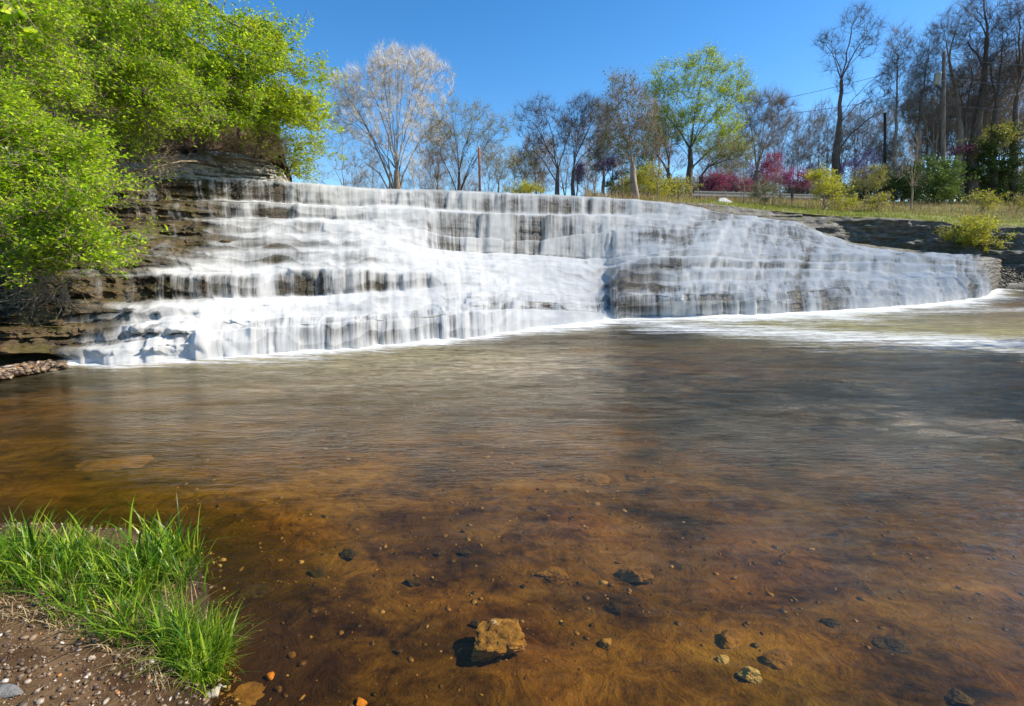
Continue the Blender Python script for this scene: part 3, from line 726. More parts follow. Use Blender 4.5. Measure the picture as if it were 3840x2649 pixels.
def leaves(C, size, rs, flat=.5, aspect=.5, droop=.0):
    n = len(C); s = size * (.6 + .7 * rs.random((n, 1)))
    d = rs.normal(0, 1, (n, 3)); d[:, 2] *= (1 - flat); d[:, 2] -= droop; d /= np.linalg.norm(d, axis=1, keepdims=True)
    u = rs.normal(0, 1, (n, 3)) * (1 - flat * .6); u[:, 2] += flat * 1.6
    w = np.cross(d, u); w /= np.linalg.norm(w, axis=1, keepdims=True) + 1e-9
    up = np.cross(w, d)
    a = C - d * s * .5; b = C + w * s * aspect * .5 + up * s * .08 ; c = C + d * s * .5 - up * s * .08; e = C - w * s * aspect * .5 + up * s * .08
    V = np.stack([a, b, c, e], 1).reshape(-1, 3)
    return V, (np.arange(n)[:, None] * 4 + np.array([[0, 1, 2, 3]]))
def blob_points(blobs, n, rs, shell=.55):
    """points in a union of ellipsoids given as (cx,cy,cz,rx,ry,rz)"""
    b = np.array(blobs, float); w = (b[:, 3] * b[:, 4] * b[:, 5]) ** .72; w /= w.sum(); k = rs.choice(len(b), n, p=w)
    d = rs.normal(0, 1, (n, 3)); d /= np.linalg.norm(d, axis=1, keepdims=True); rad = rs.random((n, 1)) ** (1 / 3.) * (1 - shell) + shell * rs.random((n, 1)) ** .25
    return b[k, :3] + d * rad * b[k, 3:6]
def px_blob(x, y, rx, ry, Y, ratio=.9):
    c = at(x, y, Y); d = Y / (CT + (CY - y) / FPX * ST); s = d / FPX
    return (c[0], c[1], c[2], rx * s, rx * s * ratio, ry * s)

def make_tree(name, label, cat, base, blobs, n=500, bf=.35, r0=.16, rt=.008, trunk=None, bark='bark_grey', twig=None, ntw=1500, Ltw=.6, rtw=.004, up=.35,
              nleaf=0, leaf=None, lsize=.1, seed=1, group=None, shell=.5, kink=.12, flat=.4, lsp=.12, droop=0, sub=True, tw_steps=2, leafname='foliage', maxtips=3, aspect=.5, clump=None, fan=.9, per=1):
    rs = np.random.default_rng(seed); base = np.asarray(base, float)
    pts = blob_points(blobs, n, rs, shell)
    if clump:
        cc = blob_points(blobs, clump[0], rs, .75); kk = rs.integers(0, clump[0], n)
        pts = cc[kk] + rs.normal(0, 1, (n, 3)) * [clump[1], clump[1], clump[2]] * (.6 + .8 * (kk % 7)[:, None] / 6)
    root = [base]
    for q in (trunk or []): root.append(np.asarray(q, float))
    if not trunk:
        c = pts.mean(0); zlow = pts[:, 2].min(); tp = base + (c - base) * .18; tp[2] = base[2] + max((zlow - base[2]) * .9, .15); root.append((base + tp) / 2 + rs.normal(0, .03, 3)); root.append(tp)
    root = np.array(root)
    root, rpar = limbs_for(root, blobs, rs, fan, kink, per)
    P, PA, r, tips = skeleton(root - base, rpar, pts - base, bf, r0, rt, kink, rs)
    e = empty(name, base, label, cat, group)
    thick = r > r0 * .42
    a0, a1, q0, q1 = segs(P, PA, r, thick); V, F = tubes(a0, a1, q0 * 1.02, q1, 9)
    low = np.where(np.arange(len(a0)) < 1)[0]
    obj('trunk', mesh_data('trunk', V, F), M[bark], e)
    a0, a1, q0, q1 = segs(P, PA, r, ~thick & (r > .03)); V1 = tubes(a0, a1, q0, q1, 6)
    a0, a1, q0, q1 = segs(P, PA, r, ~thick & (r <= .03)); V2 = tubes(a0, a1, q0, q1, 3)
    A, Bq = twigs_from(P, PA, tips, ntw, Ltw, rs, up, maxtips=maxtips, steps=tw_steps)
    T = [tubes(A[j], Bq[j], np.full(ntw, rtw * (1 - .3 * j)), np.full(ntw, rtw * (.75 - .3 * j)), 3) for j in range(len(A))]
    if twig and twig != bark:
        V, F = join(V1, V2); obj('branches', mesh_data('branches', V, F), M[bark], e)
        V, F = join(*T); obj('twigs', mesh_data('twigs', V, F), M[twig], e)
    else:
        V, F = join(V1, V2, *T); obj('branches', mesh_data('branches', V, F), M[bark], e)
    if nleaf:
        ends = np.concatenate([A[0], Bq[0]] + ([Bq[1]] if len(Bq) > 1 else []) )
        k = rs.integers(0, ntw, nleaf); f = rs.random((nleaf, 1)) ** .7
        j = rs.integers(0, len(A), nleaf); Aa = np.stack(A); Bb = np.stack(Bq)
        C = Aa[j, k] + (Bb[j, k] - Aa[j, k]) * f + rs.normal(0, lsp, (nleaf, 3)) * [1, 1, .6]
        V, F = leaves(C, lsize, rs, flat, aspect, droop); obj(leafname, mesh_data(leafname, V, F, smooth=False), M[leaf], e)
    return e
def copy_tree(o, loc, rz, sc, label):
    c = o.copy(); COL.objects.link(c); c.location = [float(v) for v in loc]; c.rotation_euler = (0, 0, rz); c.scale = (sc, sc, sc); c['label'] = label
    for ch in list(o.children):
        k = ch.copy(); COL.objects.link(k); k.parent = c
    return c
def base_at(x, y, Y): return at(x, y, Y)
def turf_pt(x, y):
    f = (y - float(ztop(x))) / (float(np.interp(x, EX, ye)) - float(ztop(x))); f = min(max(f, 0), 1)
    De_ = float(np.interp(x, EX, De)); return at(x, y, 44 + (De_ - 44) * f ** .6)
def gp(x, Y):
    """a point on the ground behind the falls, under pixel column x"""
    P = at(x, 700, Y); P = P[None].copy() if P.ndim == 1 else P; P[..., 2] = plateau_z(P[..., 0], P[..., 1]) - .05; return P[0]
def tree_px(name, label, cat, base, Y, blobs, trunkpx=None, **kw):
    if name not in ('leafy_bush', 'dry_brush', 'shrub'): Y = float(base[1])
    bl = [px_blob(*b[:4], Y + (b[4] if len(b) > 4 else 0), kw.pop('ratio', .9) if False else .85) for b in blobs]
    tr = [at(q[0], q[1], Y + (q[2] if len(q) > 2 else 0)) for q in (trunkpx or [])]
    return make_tree(name, label, cat, base, bl, trunk=tr or None, **kw)

# --- trees beyond the crest, from left to right
Y = 37
tree_px('bare_tree', 'small pale leafless tree behind the left end of the crest, nearest the leafy cliff', 'tree', gp(1290, Y), Y,
        [(1230, 600, 60, 80), (1330, 580, 80, 90), (1280, 500, 60, 60), (1180, 660, 60, 40), (1390, 660, 50, 50)], n=260, bf=.5, r0=.11, bark='bark_mauve', twig='twig_pale', ntw=1500, Ltw=.55, seed=11, up=.4, group='trees behind the crest of the falls')
tree_px('bare_tree', 'big pale leafless tree with upswept limbs, tallest behind the left of the falls', 'tree', gp(1490, 36), 36,
        [(1500, 270, 150, 80), (1380, 330, 110, 90), (1290, 340, 70, 80), (1620, 320, 90, 110), (1440, 440, 190, 130), (1300, 450, 70, 70), (1620, 470, 80, 90), (1500, 230, 60, 50), (1580, 240, 60, 50), (1440, 220, 50, 50), (1250, 320, 40, 40)],
        trunkpx=[(1488, 640)], n=1150, bf=.55, fan=2.2, per=2, r0=.36, rt=.01, bark='bark_mauve', twig='twig_pale', ntw=13000, Ltw=.62, rtw=.0078, seed=12, up=.55, kink=.07, shell=.35, group='trees behind the crest of the falls', tw_steps=3)
tree_px('bare_tree', 'dark forked leafless tree standing at the left foot of the big pale tree', 'tree', gp(1455, 35), 35,
        [(1400, 560, 60, 60), (1450, 500, 50, 70), (1350, 600, 50, 35)], trunkpx=[(1462, 640)], n=120, bf=.5, r0=.17, bark='bark_mauve', ntw=500, seed=13, group='trees behind the crest of the falls')
tree_px('sapling', 'slim bright white sapling in front of the big pale tree, right beside its trunk', 'tree', gp(1555, 33), 33,
        [(1545, 560, 35, 120), (1520, 600, 45, 60), (1575, 620, 40, 70), (1540, 470, 18, 70)], n=170, bf=.45, r0=.07, bark='bark_white', twig='twig_pale', ntw=900, Ltw=.4, seed=14, up=.6)
tree_px('budding_tree', 'golden green budding tree with fanned limbs, between the big pale tree and the rusty pole', 'tree', gp(1715, 35), 35,
        [(1700, 450, 90, 70), (1790, 470, 90, 70), (1650, 520, 70, 70), (1860, 500, 70, 60), (1750, 560, 120, 70), (1690, 400, 40, 40), (1800, 420, 40, 40), (1900, 460, 40, 30)],
        n=420, bf=.5, fan=1.8, per=2, r0=.24, bark='bark_dark', twig='bark_mauve', ntw=2600, Ltw=.5, seed=15, up=.35, kink=.05, nleaf=5200, leaf='leaf_olive', lsize=.085, group='trees behind the crest of the falls')
tree_px('budding_tree', 'low tree with amber buds just right of the rusty pole', 'tree', gp(1870, 38), 38,
        [(1860, 640, 60, 50), (1900, 600, 60, 50), (1850, 580, 40, 40)], n=180, bf=.4, r0=.12, bark='bark_mauve', ntw=900, Ltw=.5, seed=16, nleaf=2200, leaf='bud_gold', lsize=.085)
tree_px('budding_tree', 'low rounded tree with yellow green buds behind the bright green ground bush', 'tree', gp(1965, 39), 39,
        [(1960, 630, 60, 50), (1995, 590, 40, 40), (1930, 590, 30, 30)], n=180, bf=.4, r0=.12, bark='bark_mauve', ntw=900, Ltw=.5, seed=17, nleaf=2600, leaf='leaf_olive', lsize=.085)
tree_px('bare_tree', 'dark leafless tree with crooked spreading limbs, left one of the crooked pair in the middle', 'tree', gp(2085, 34), 34,
        [(2060, 470, 90, 70), (1990, 480, 60, 80), (2000, 570, 60, 50), (2130, 520, 70, 80), (1960, 420, 40, 40), (2030, 400, 60, 40)], trunkpx=[(2092, 640)], n=480, bf=.5, r0=.2, bark='bark_dark', ntw=4500, Ltw=.5, seed=18, kink=.11, group='trees behind the crest of the falls')
tree_px('bare_tree', 'dark leafless tree with crooked spreading limbs, right one of the crooked pair in the middle', 'tree', gp(2155, 34.5), 34.5,
        [(2170, 420, 60, 60), (2230, 450, 60, 70), (2150, 510, 60, 60), (2240, 540, 50, 50), (2200, 400, 60, 40)], trunkpx=[(2150, 640)], n=440, bf=.5, r0=.18, bark='bark_dark', ntw=4200, Ltw=.5, seed=19, kink=.11, group='trees behind the crest of the falls')
tree_px('bare_tree', 'leafless mauve tree with a few green leaves, left neighbour of the large green leafed tree', 'tree', turf_pt(2385, 752), 35,
        [(2340, 330, 70, 60), (2370, 420, 110, 90), (2290, 440, 60, 60), (2420, 520, 80, 70), (2300, 520, 60, 60)], trunkpx=[(2372, 620)], n=480, bf=.5, r0=.16, bark='bark_mauve', ntw=4200, Ltw=.5, seed=20, nleaf=1500, leaf='leaf_mid', lsize=.1, group='trees behind the crest of the falls')
tree_px('leafy_tree', 'mid green rounded tree tangled behind the mauve leafless tree', 'tree', gp(2290, 38), 38,
        [(2300, 560, 80, 80), (2380, 600, 80, 70), (2250, 600, 50, 60)], n=260, bf=.35, r0=.14, bark='bark_dark', ntw=1200, Ltw=.5, seed=21, nleaf=4200, leaf='leaf_mid', lsize=.12)
tree_px('leafy_tree', 'large yellow green leafed tree with dark limbs, tallest of the leafy trees in the middle', 'tree', turf_pt(2580, 745), 33,
        [(2640, 250, 80, 60), (2520, 300, 90, 70), (2720, 300, 100, 60), (2600, 370, 160, 90), (2450, 400, 70, 80), (2760, 360, 70, 60), (2640, 470, 160, 70), (2690, 540, 120, 45), (2490, 500, 90, 70), (2800, 320, 35, 30), (2650, 205, 25, 30)],
        trunkpx=[(2585, 660), (2588, 560)], n=760, bf=.42, r0=.25, bark='bark_dark', ntw=5200, Ltw=.6, seed=22, nleaf=23000, leaf='leaf_lime', lsize=.105, lsp=.13, kink=.09, up=.5, shell=.45)
tree_px('leafy_tree', 'leaning dark trunk with thin green leaves, left side of the large green leafed tree', 'tree', turf_pt(2520, 745), 35,
        [(2460, 470, 60, 60), (2430, 560, 60, 60), (2520, 520, 50, 60)], trunkpx=[(2508, 600)], n=200, bf=.4, r0=.2, bark='bark_dark', ntw=900, Ltw=.5, seed=23, nleaf=2400, leaf='leaf_mid', lsize=.1)
tree_px('leafy_tree', 'crooked dark tree leaning right, with olive leaves', 'tree', turf_pt(2625, 748), 32,
        [(2720, 560, 70, 40), (2770, 600, 60, 40), (2670, 590, 50, 40), (2800, 560, 40, 40)], trunkpx=[(2630, 660), (2680, 600)], n=220, bf=.35, r0=.17, bark='bark_dark', ntw=1100, Ltw=.5, seed=24, nleaf=2600, leaf='leaf_olive', lsize=.09, kink=.16)
tree_px('bare_tree', 'fan shaped leafless grey tree right of the large green leafed tree', 'tree', turf_pt(2835, 750), 40,
        [(2860, 400, 90, 60), (2800, 420, 60, 70), (2920, 430, 60, 70), (2860, 500, 100, 70)], trunkpx=[(2838, 640)], n=520, bf=.6, fan=2, per=3, r0=.22, bark='bark_grey', ntw=5500, Ltw=.7, seed=25, kink=.04, up=.5, rtw=.005, group='trees on the right bank')
# tall right bank trees
def tall(label, bx_, by_, Yb, blobs, tr, seed, r0=.3, n=560, ntw=5200, bf=.5, bark='bark_dark', name='bare_tree', **kw):
    bb = turf_pt(bx_, by_); Yb = float(bb[1])
    return tree_px(name, label, 'tree', bb, Yb, blobs, trunkpx=tr, n=max(n, 520), bf=bf, r0=r0 * 1.15, rt=.010, bark=bark, ntw=3400, Ltw=.75, rtw=.005, seed=seed, kink=.1, up=.45, group='tall leafless trees on the right bank', **kw)
tall('tall dark leafless tree, lone against the sky, with one long limb reaching right', 3128, 752, 33,
     [(3210, 70, 60, 50), (3120, 160, 50, 50), (3270, 110, 50, 50), (3240, 180, 50, 40), (3130, 230, 60, 40), (3080, 150, 30, 20), (3170, 300, 40, 60), (3320, 290, 40, 50), (3290, 350, 50, 50), (3370, 240, 30, 30), (3330, 400, 35, 25)],
     [(3135, 620), (3150, 440), (3155, 300)], 31, r0=.34, n=430, ntw=3600)
tall('slender straight leafless tree, between the lone tall tree and the transformer pole', 3355, 752, 34,
     [(3370, 160, 45, 70), (3340, 220, 30, 80), (3420, 200, 40, 70), (3370, 290, 60, 90), (3400, 380, 60, 50)], [(3357, 560), (3362, 400), (3366, 260)], 32, r0=.18, n=330, ntw=3000, bark='bark_grey')
tall('leafless tree with its crown just left of the transformer pole top', 3560, 745, 36,
     [(3530, 90, 40, 50), (3560, 150, 60, 60), (3600, 220, 50, 80), (3500, 240, 60, 60), (3480, 300, 50, 50), (3600, 60, 60, 60)], [(3605, 560), (3590, 380), (3560, 230)], 33, r0=.3, bark='bark_grey')
tall('massive dark leafless tree with a forked top, first thick trunk right of the transformer pole', 3640, 745, 35,
     [(3700, 20, 70, 60), (3650, 60, 60, 60), (3760, 60, 60, 50), (3700, 120, 70, 50), (3600, 140, 50, 50), (3780, 160, 40, 60), (3680, -60, 80, 50)], [(3650, 560), (3690, 300), (3700, 140)], 34, r0=.42, n=420, ntw=3400)
tall('dark crooked leafless tree, second thick trunk right of the transformer pole', 3725, 748, 37,
     [(3740, 240, 50, 60), (3760, 120, 50, 80), (3700, 220, 50, 60), (3800, 300, 50, 60), (3720, 340, 50, 50)], [(3722, 540), (3735, 400)], 35, r0=.3)
tall('dark leafless tree at the right edge with crooked limbs', 3805, 750, 33,
     [(3800, 120, 50, 90), (3850, 60, 60, 60), (3780, 260, 50, 60), (3850, 230, 50, 80), (3820, 20, 60, 50), (3900, 150, 60, 100)], [(3800, 560), (3815, 360)], 36, r0=.3)
tall('grey leafless tree at the left side of the transformer pole, half its height', 3500, 748, 40,
     [(3490, 380, 60, 60), (3540, 330, 40, 70), (3450, 430, 50, 50), (3540, 450, 50, 50)], [(3500, 600)], 37, r0=.2, bark='bark_grey')
tall('thin tall leafless tree filling the gap left of the transformer pole', 3445, 746, 38, [(3440, 330, 50, 60), (3470, 240, 45, 60), (3420, 420, 50, 50), (3490, 160, 35, 50)], [(3447, 520), (3450, 400)], 38, r0=.2, bark='bark_grey')
tall('leaning tall leafless tree close behind the massive forked one', 3600, 745, 38, [(3640, 300, 60, 60), (3660, 200, 50, 60), (3610, 400, 60, 60), (3580, 320, 40, 50), (3690, 380, 50, 60)], [(3612, 540), (3622, 430)], 39, r0=.24)
for x, Yf, top, hw, sd, lb in [(1640, 38, 470, 55, 601, 'slight leafless tree between the big pale tree and the golden green budding tree'), (2010, 40, 520, 55, 602, 'slight leafless tree behind the bright green low bush on the crest'), (2262, 39, 400, 60, 603, 'leafless tree between the crooked pair and the mauve leafless tree'), (2470, 41, 400, 60, 604, 'leafless tree behind the left flank of the large yellow green leafed tree'), (2740, 41, 480, 55, 605, 'leafless tree behind the right flank of the large yellow green leafed tree')]:
    tree_px('bare_tree', lb, 'tree', gp(x, Yf), Yf, [(x, top + 30, hw, 50), (x - 35, top + 90, hw, 60), (x + 35, top + 100, hw, 60), (x, top + 160, hw, 50)], n=330, bf=.5, r0=.15, bark='bark_mauve', ntw=2600, Ltw=.6, rtw=.005, seed=sd, up=.5, group='trees behind the crest of the falls', kink=.09, per=2)
# background wood: four shapes copied with their parts
protos = []
for q in range(4):
    rs = np.random.default_rng(200 + q)
    hgt = 9.5 + q * .7
    bl = [(rs.normal(0, .6), rs.normal(0, .6), hgt * (.5 + .13 * j), 1.5 - .15 * j, 1.5 - .15 * j, 1.3) for j in range(4)]
    protos.append((bl, hgt))
wood = []
rs = np.random.default_rng(77)
xs = [1330, 1500, 1585, 1700, 1755, 1830, 1925, 2120, 2200, 2345, 2500, 2640, 2690, 2790, 2865, 3150, 3500, 3545, 3600, 3650, 3700, 3790, 3860, 2960, 2990, 3030, 3065, 3095, 3200, 3230, 3265, 3300, 3325, 3390, 3420, 3450, 3470, 3520, 3575, 3625, 3670, 3745, 3770, 3830, 2905, 2745, 2440, 2230, 1630, 1400, 2025]
ords = ['first', 'second', 'third', 'fourth', 'fifth', 'sixth', 'seventh', 'eighth', 'ninth', 'tenth', 'eleventh', 'twelfth', 'thirteenth', 'fourteenth', 'fifteenth', 'sixteenth', 'seventeenth', 'eighteenth', 'nineteenth', 'twentieth', 'twenty-first', 'twenty-second', 'twenty-third', 'twenty-fourth', 'twenty-fifth', 'twenty-sixth', 'twenty-seventh', 'twenty-eighth', 'twenty-ninth', 'thirtieth'] + ['thirty-' + q for q in ['first', 'second', 'third', 'fourth', 'fifth', 'sixth', 'seventh', 'eighth', 'ninth']] + ['fortieth'] + ['forty-' + q for q in ['first', 'second', 'third', 'fourth', 'fifth', 'sixth', 'seventh', 'eighth', 'ninth']] + ['fiftieth'] + ['fifty-' + q for q in ['first', 'second', 'third', 'fourth', 'fifth', 'sixth', 'seventh', 'eighth', 'ninth']]
rank = {x: i for i, x in enumerate(sorted(xs))}
for i, x in enumerate(xs):
    Yw = 47 + 7 * rs.random(); b = gp(x, Yw); lab = 'thin grey leafless tree in the far background wood, %s from the left' % ords[rank[x]]
    # crowns reach a height that follows the skyline
    top = np.interp(x, [1400, 1700, 2000, 2250, 2450, 2745, 2905, 2990, 3065, 3200, 3300, 3400, 3470, 3600, 3840], [590, 585, 560, 470, 460, 480, 450, 450, 430, 400, 400, 400, 310, 240, 180]) + abs(rs.normal(0, 45))
    want = at(x, top, Yw)[2] - b[2]
    q = i % 4
    if i < 4:
        bl, h = protos[q]; sc = want / (h * .5 + 4.2)
        o = make_tree('background_tree', lab, 'tree', (0, 0, 0), bl, n=300, bf=.5, per=2, fan=1.5, r0=.16, rt=.011, bark='bark_grey' if q % 2 else 'bark_mauve', ntw=1700, Ltw=.9, rtw=.0065, seed=300 + q, up=.6, group='background wood', kink=.06, trunk=[(0, 0, h * .3)])
        o.location = [float(v) for v in b]; o.scale = (sc,) * 3; protos[q] = (bl, h, o, h * .5 + 4.2)
    else:
        o = copy_tree(protos[q][2], b, rs.random() * 6.28, want / protos[q][3], lab)
    wood.append(o)

# low thicket at the foot of the wood
tp_ = []
for q in range(3):
    bl = [(rs.normal(0, .9), rs.normal(0, .5), .9 + .5 * j, 1.2, .8, .7) for j in range(3)]
    tp_.append(make_tree('background_shrub', '', 'shrub', (0, 0, 0), bl, n=150, bf=.4, r0=.05, rt=.008, bark='bark_mauve', ntw=1300, Ltw=.6, rtw=.008, seed=350 + q, up=.4, nleaf=[900, 1500, 300][q], leaf=['leaf_olive', 'leaf_mid', 'bud_gold'][q], lsize=.12, lsp=.1, group='thicket below the background wood', per=3, fan=1.2))
txs = sorted(list(range(1240, 2300, 76)) + list(range(2300, 3880, 52)))
for i, x in enumerate(txs):
    Yw = 45 + 3 * rs.random(); b = gp(x, Yw); q = int(rs.integers(0, 3)); lab = 'low tangled shrub in the thicket below the background wood, %s from the left' % ords[i]; sc = .7 + .5 * rs.random() + (.3 if x > 3100 else 0)
    if i < 3: o = tp_[i]; o.location = [float(v) for v in b]; o['label'] = lab; o.scale = (sc,) * 3
    else: copy_tree(tp_[q], b, rs.random() * 6.28, sc, lab)
# --- redbuds
def redbud(label, bx_, by_, Yb, blobs, mat, seed, nleaf=2600, n=150, **kw):
    base = turf_pt(bx_, by_) if by_ else gp(bx_, Yb)
    return tree_px('redbud_tree', label, 'tree', base, float(base[1]), blobs, n=n, bf=.35, r0=.1, bark='bark_dark', ntw=1100, Ltw=.45, seed=seed, nleaf=int(nleaf * 1.35), leaf=mat, lsize=.095, lsp=.15, leafname='blossom', kink=.14, group='blossoming redbuds', up=.3, **kw)
redbud('deep crimson blossoming redbud, lowest and leftmost of the magenta ones', 2688, 752, 0, [(2685, 685, 40, 32), (2660, 700, 22, 20)], 'redbud_deep', 41, 1700)
redbud('small magenta redbud between the crimson one and the largest magenta one', 2755, 752, 0, [(2750, 690, 45, 28), (2785, 700, 28, 18)], 'redbud', 42, 1500)
redbud('largest deep magenta redbud, rising above its neighbours', 2862, 750, 0, [(2860, 650, 60, 45), (2900, 610, 35, 35), (2830, 680, 45, 30), (2910, 660, 35, 30)], 'redbud_deep', 43, 3800)
redbud('purple pink spreading redbud with a visible dark trunk, left of the yellow green shrub', 2972, 763, 0, [(2975, 670, 60, 30), (2930, 680, 40, 25), (3020, 680, 35, 25)], 'redbud', 44, 2600)
redbud('pale purple redbud behind the yellow green shrub, above its right side', 3235, 750, 0, [(3230, 620, 45, 50), (3190, 640, 50, 35), (3260, 600, 30, 35), (3165, 670, 30, 30)], 'redbud_lilac', 45, 3300)
redbud('small lilac redbud peeking over the left side of the yellow green shrub', 3070, 748, 0, [(3070, 655, 30, 25), (3045, 640, 20, 20)], 'redbud_lilac', 46, 900)
redbud('tiny purple redbud behind the crest, under the right one of the crooked pair', 2165, 0, 36, [(2168, 660, 14, 40), (2175, 640, 14, 20)], 'redbud_lilac', 47, 700, 60)
redbud('faint pink blossoming redbud left of the mauve leafless tree', 2265, 0, 36, [(2270, 620, 40, 25), (2300, 605, 25, 18)], 'redbud_lilac', 48, 700, 90)
redbud('pink blossoming redbud at the foot of the massive forked tree', 3600, 750, 0, [(3600, 570, 45, 18), (3640, 580, 25, 15)], 'redbud', 49, 800, 90)

# --- shrubs on the right bank
def shrub(label, bx_, by_, blobs, mat, seed, nleaf=2600, n=170, lsize=.085, base=None, Yb=None, name='shrub', **kw):
    b = turf_pt(bx_, by_) if base is None else base
    k = dict(n=n, bf=.35, r0=.045, bark='bark_mauve', ntw=900, Ltw=.32, seed=seed, nleaf=nleaf, leaf=mat, lsize=lsize, lsp=.07, kink=.12, up=.45, clump=(16, .3, .16)); k.update(kw)
    return tree_px(name, label, 'shrub', b, float(b[1]) if Yb is None else Yb, blobs, **k)
shrub('bright yellow green shrub at the water edge left of the crimson redbud', 2430, 752, [(2430, 680, 50, 50), (2390, 700, 40, 40), (2480, 700, 40, 35), (2440, 650, 30, 30)], 'leaf_yellow', 51, 3800)
shrub('thin yellow green shrub right beside the bright one at the water edge', 2545, 754, [(2540, 710, 40, 25), (2575, 705, 20, 18)], 'leaf_yellow', 52, 1300)
shrub('low yellow brown shrub left of the bright yellow green one, at the crest end', 2320, 745, [(2310, 715, 45, 22), (2350, 705, 25, 25)], 'leaf_olive', 53, 1400, base=at(2330, 745, 30))
shrub('large yellow green shrub with airy branches in front of the purple redbud', 3090, 790, [(3090, 690, 60, 50), (3040, 715, 40, 25), (3140, 700, 50, 60), (3110, 650, 40, 30), (3170, 745, 30, 30), (3060, 660, 25, 20)], 'leaf_yellow', 54, 5600, n=300)
shrub('small yellow green shrub alone in the meadow right of the large airy one', 3283, 797, [(3285, 765, 24, 25), (3300, 750, 15, 14)], 'leaf_yellow', 55, 900, n=80)
shrub('olive green tall shrub behind the small yellow green one', 3240, 780, [(3250, 690, 60, 50), (3280, 650, 40, 35), (3220, 720, 30, 30)], 'leaf_olive', 56, 3000)
shrub('yellow green shrub in front of the dark evergreens, left of two', 3680, 800, [(3680, 755, 40, 30), (3720, 745, 28, 20), (3700, 770, 30, 20)], 'leaf_yellow', 57, 1500, n=110)
shrub('yellow green shrub at the right edge of the meadow', 3815, 795, [(3820, 760, 28, 25), (3840, 770, 25, 20)], 'leaf_yellow', 58, 800, n=80)
shrub('bright yellow green bush spilling down over the right rock face', 3650, 830, [(3640, 850, 60, 40), (3680, 890, 50, 45), (3700, 930, 30, 25), (3610, 870, 30, 25)], 'leaf_yellow', 59, 5200, Yb=24.6, n=220, base=at(3660, 842, 25.2), up=-.1)
shrub('small green shrub between crimson and largest redbud, by the guard rail', 2870, 772, [(2870, 715, 25, 35)], 'leaf_mid', 60, 800, n=70)
shrub('bright green low bush on the crest, behind the middle of the falls', 1985, 0, [(1950, 716, 45, 9), (2010, 712, 40, 12), (1980, 710, 30, 10)], 'leaf_yellow', 61, 2600, base=at(1985, 722, 30), ntw=500, n=90)
shrub('dark green evergreen bush left of the bright yellow green shrub', 2330, 0, [(2330, 680, 45, 30), (2300, 700, 30, 25)], 'leaf_dark', 62, 2600, base=gp(2330, 37), lsize=.1)
# dark evergreens
def evergreen(label, bx_, by_, blobs, seed, nleaf=9000, mat='leaf_dark', **kw):
    b = turf_pt(bx_, by_)
    return tree_px('evergreen_shrub', label, 'shrub', b, float(b[1]), blobs, n=260, bf=.3, r0=.09, bark='bark_dark', ntw=1500, Ltw=.4, seed=seed, nleaf=nleaf, leaf=mat, lsize=.15, lsp=.14, kink=.12, clump=(40, .42, .22), group='dense green bushes at the right', shell=.65, **kw)
evergreen('dark green dense bush behind the small meadow shrub, leftmost of the dense bushes', 3345, 768, [(3340, 700, 60, 45), (3390, 670, 50, 45), (3300, 720, 40, 35), (3380, 740, 60, 30)], 71, 7000)
evergreen('mid green dense bush with lit top, under the transformer pole', 3520, 770, [(3500, 640, 60, 55), (3450, 690, 50, 50), (3540, 700, 60, 50), (3500, 745, 80, 30), (3570, 640, 40, 40)], 72, 9500, 'leaf_mid')
evergreen('tall dark evergreen bush behind the yellow green shrub at right', 3690, 765, [(3680, 620, 70, 70), (3640, 680, 60, 60), (3730, 690, 70, 60), (3700, 560, 50, 40)], 73, 11000)
evergreen('dark evergreen bush filling the right edge', 3815, 765, [(3820, 560, 60, 80), (3790, 650, 60, 70), (3860, 680, 60, 80), (3760, 740, 70, 30)], 74, 11000)
evergreen('sunlit yellowish green bush rising above the dark evergreens at right', 3720, 752, [(3720, 520, 60, 35), (3660, 555, 50, 30), (3780, 500, 50, 30)], 75, 4500, 'leaf_olive')
tree_px('sapling', 'thin multi stemmed leafless sapling in the meadow, in front of the dense bushes', 'tree', turf_pt(3415, 792), 27.5,
        [(3400, 600, 50, 60), (3440, 560, 40, 60), (3370, 640, 50, 30), (3450, 670, 50, 30), (3400, 500, 30, 40)], n=150, bf=.6, r0=.06, bark='bark_mauve', ntw=600, Ltw=.45, seed=81, rt=.006)
for k, (x, y, top, s) in enumerate([(2465, 754, 560, 82), (2335, 748, 560, 83), (2790, 768, 640, 84), (2925, 772, 650, 85)]):
    b = turf_pt(x, y) if x > 2400 else at(x, y, 28)
    tree_px('sapling', ['thin straight leafless sapling in front of the bright yellow green shrub', 'thin straight leafless sapling at the right end of the crest', 'thin straight leafless sapling in front of the magenta redbuds', 'thin straight leafless sapling left of the dark trunked redbud'][k], 'tree', b, float(b[1]),
            [(x - 5, (y + top) / 2 - 30, 22, (y - top) / 3.2)], n=40, bf=.5, r0=.035, rt=.005, bark='bark_mauve', ntw=120, Ltw=.4, seed=s, group='thin saplings on the bank')

# --- poles, transformer, wires, rail, stones
def cyl(name, p, q, r0, r1, mat, parent, n=10):
    V, F, T = polytube([p, (np.array(p) + q) / 2, q], [r0, (r0 + r1) / 2, r1], n); return obj(name, mesh_data(name, V, [F, T]), M[mat], parent)
b = gp(1800, 33); tp = at(1797, 556, 33); e = empty('metal_pole', b, 'rusty orange brown pole standing behind the crest, left of the middle', 'pole'); h = tp[2] - b[2]
cyl('shaft', (0, 0, 0), np.array([tp[0] - b[0], 0, h]), .085, .075, 'rust', e); cyl('cap', (tp[0] - b[0], 0, h), np.array([tp[0] - b[0], 0, h + .09]), .05, .04, 'porcelain', e)
b = gp(3537, 30); b = turf_pt(3535, 765); Yp = float(b[1]); tp = at(3540, 195, Yp)
e = empty('utility_pole', b, 'tall weathered wooden utility pole carrying a grey transformer', 'utility pole'); h = tp[2] - b[2]; ox = tp[0] - b[0]
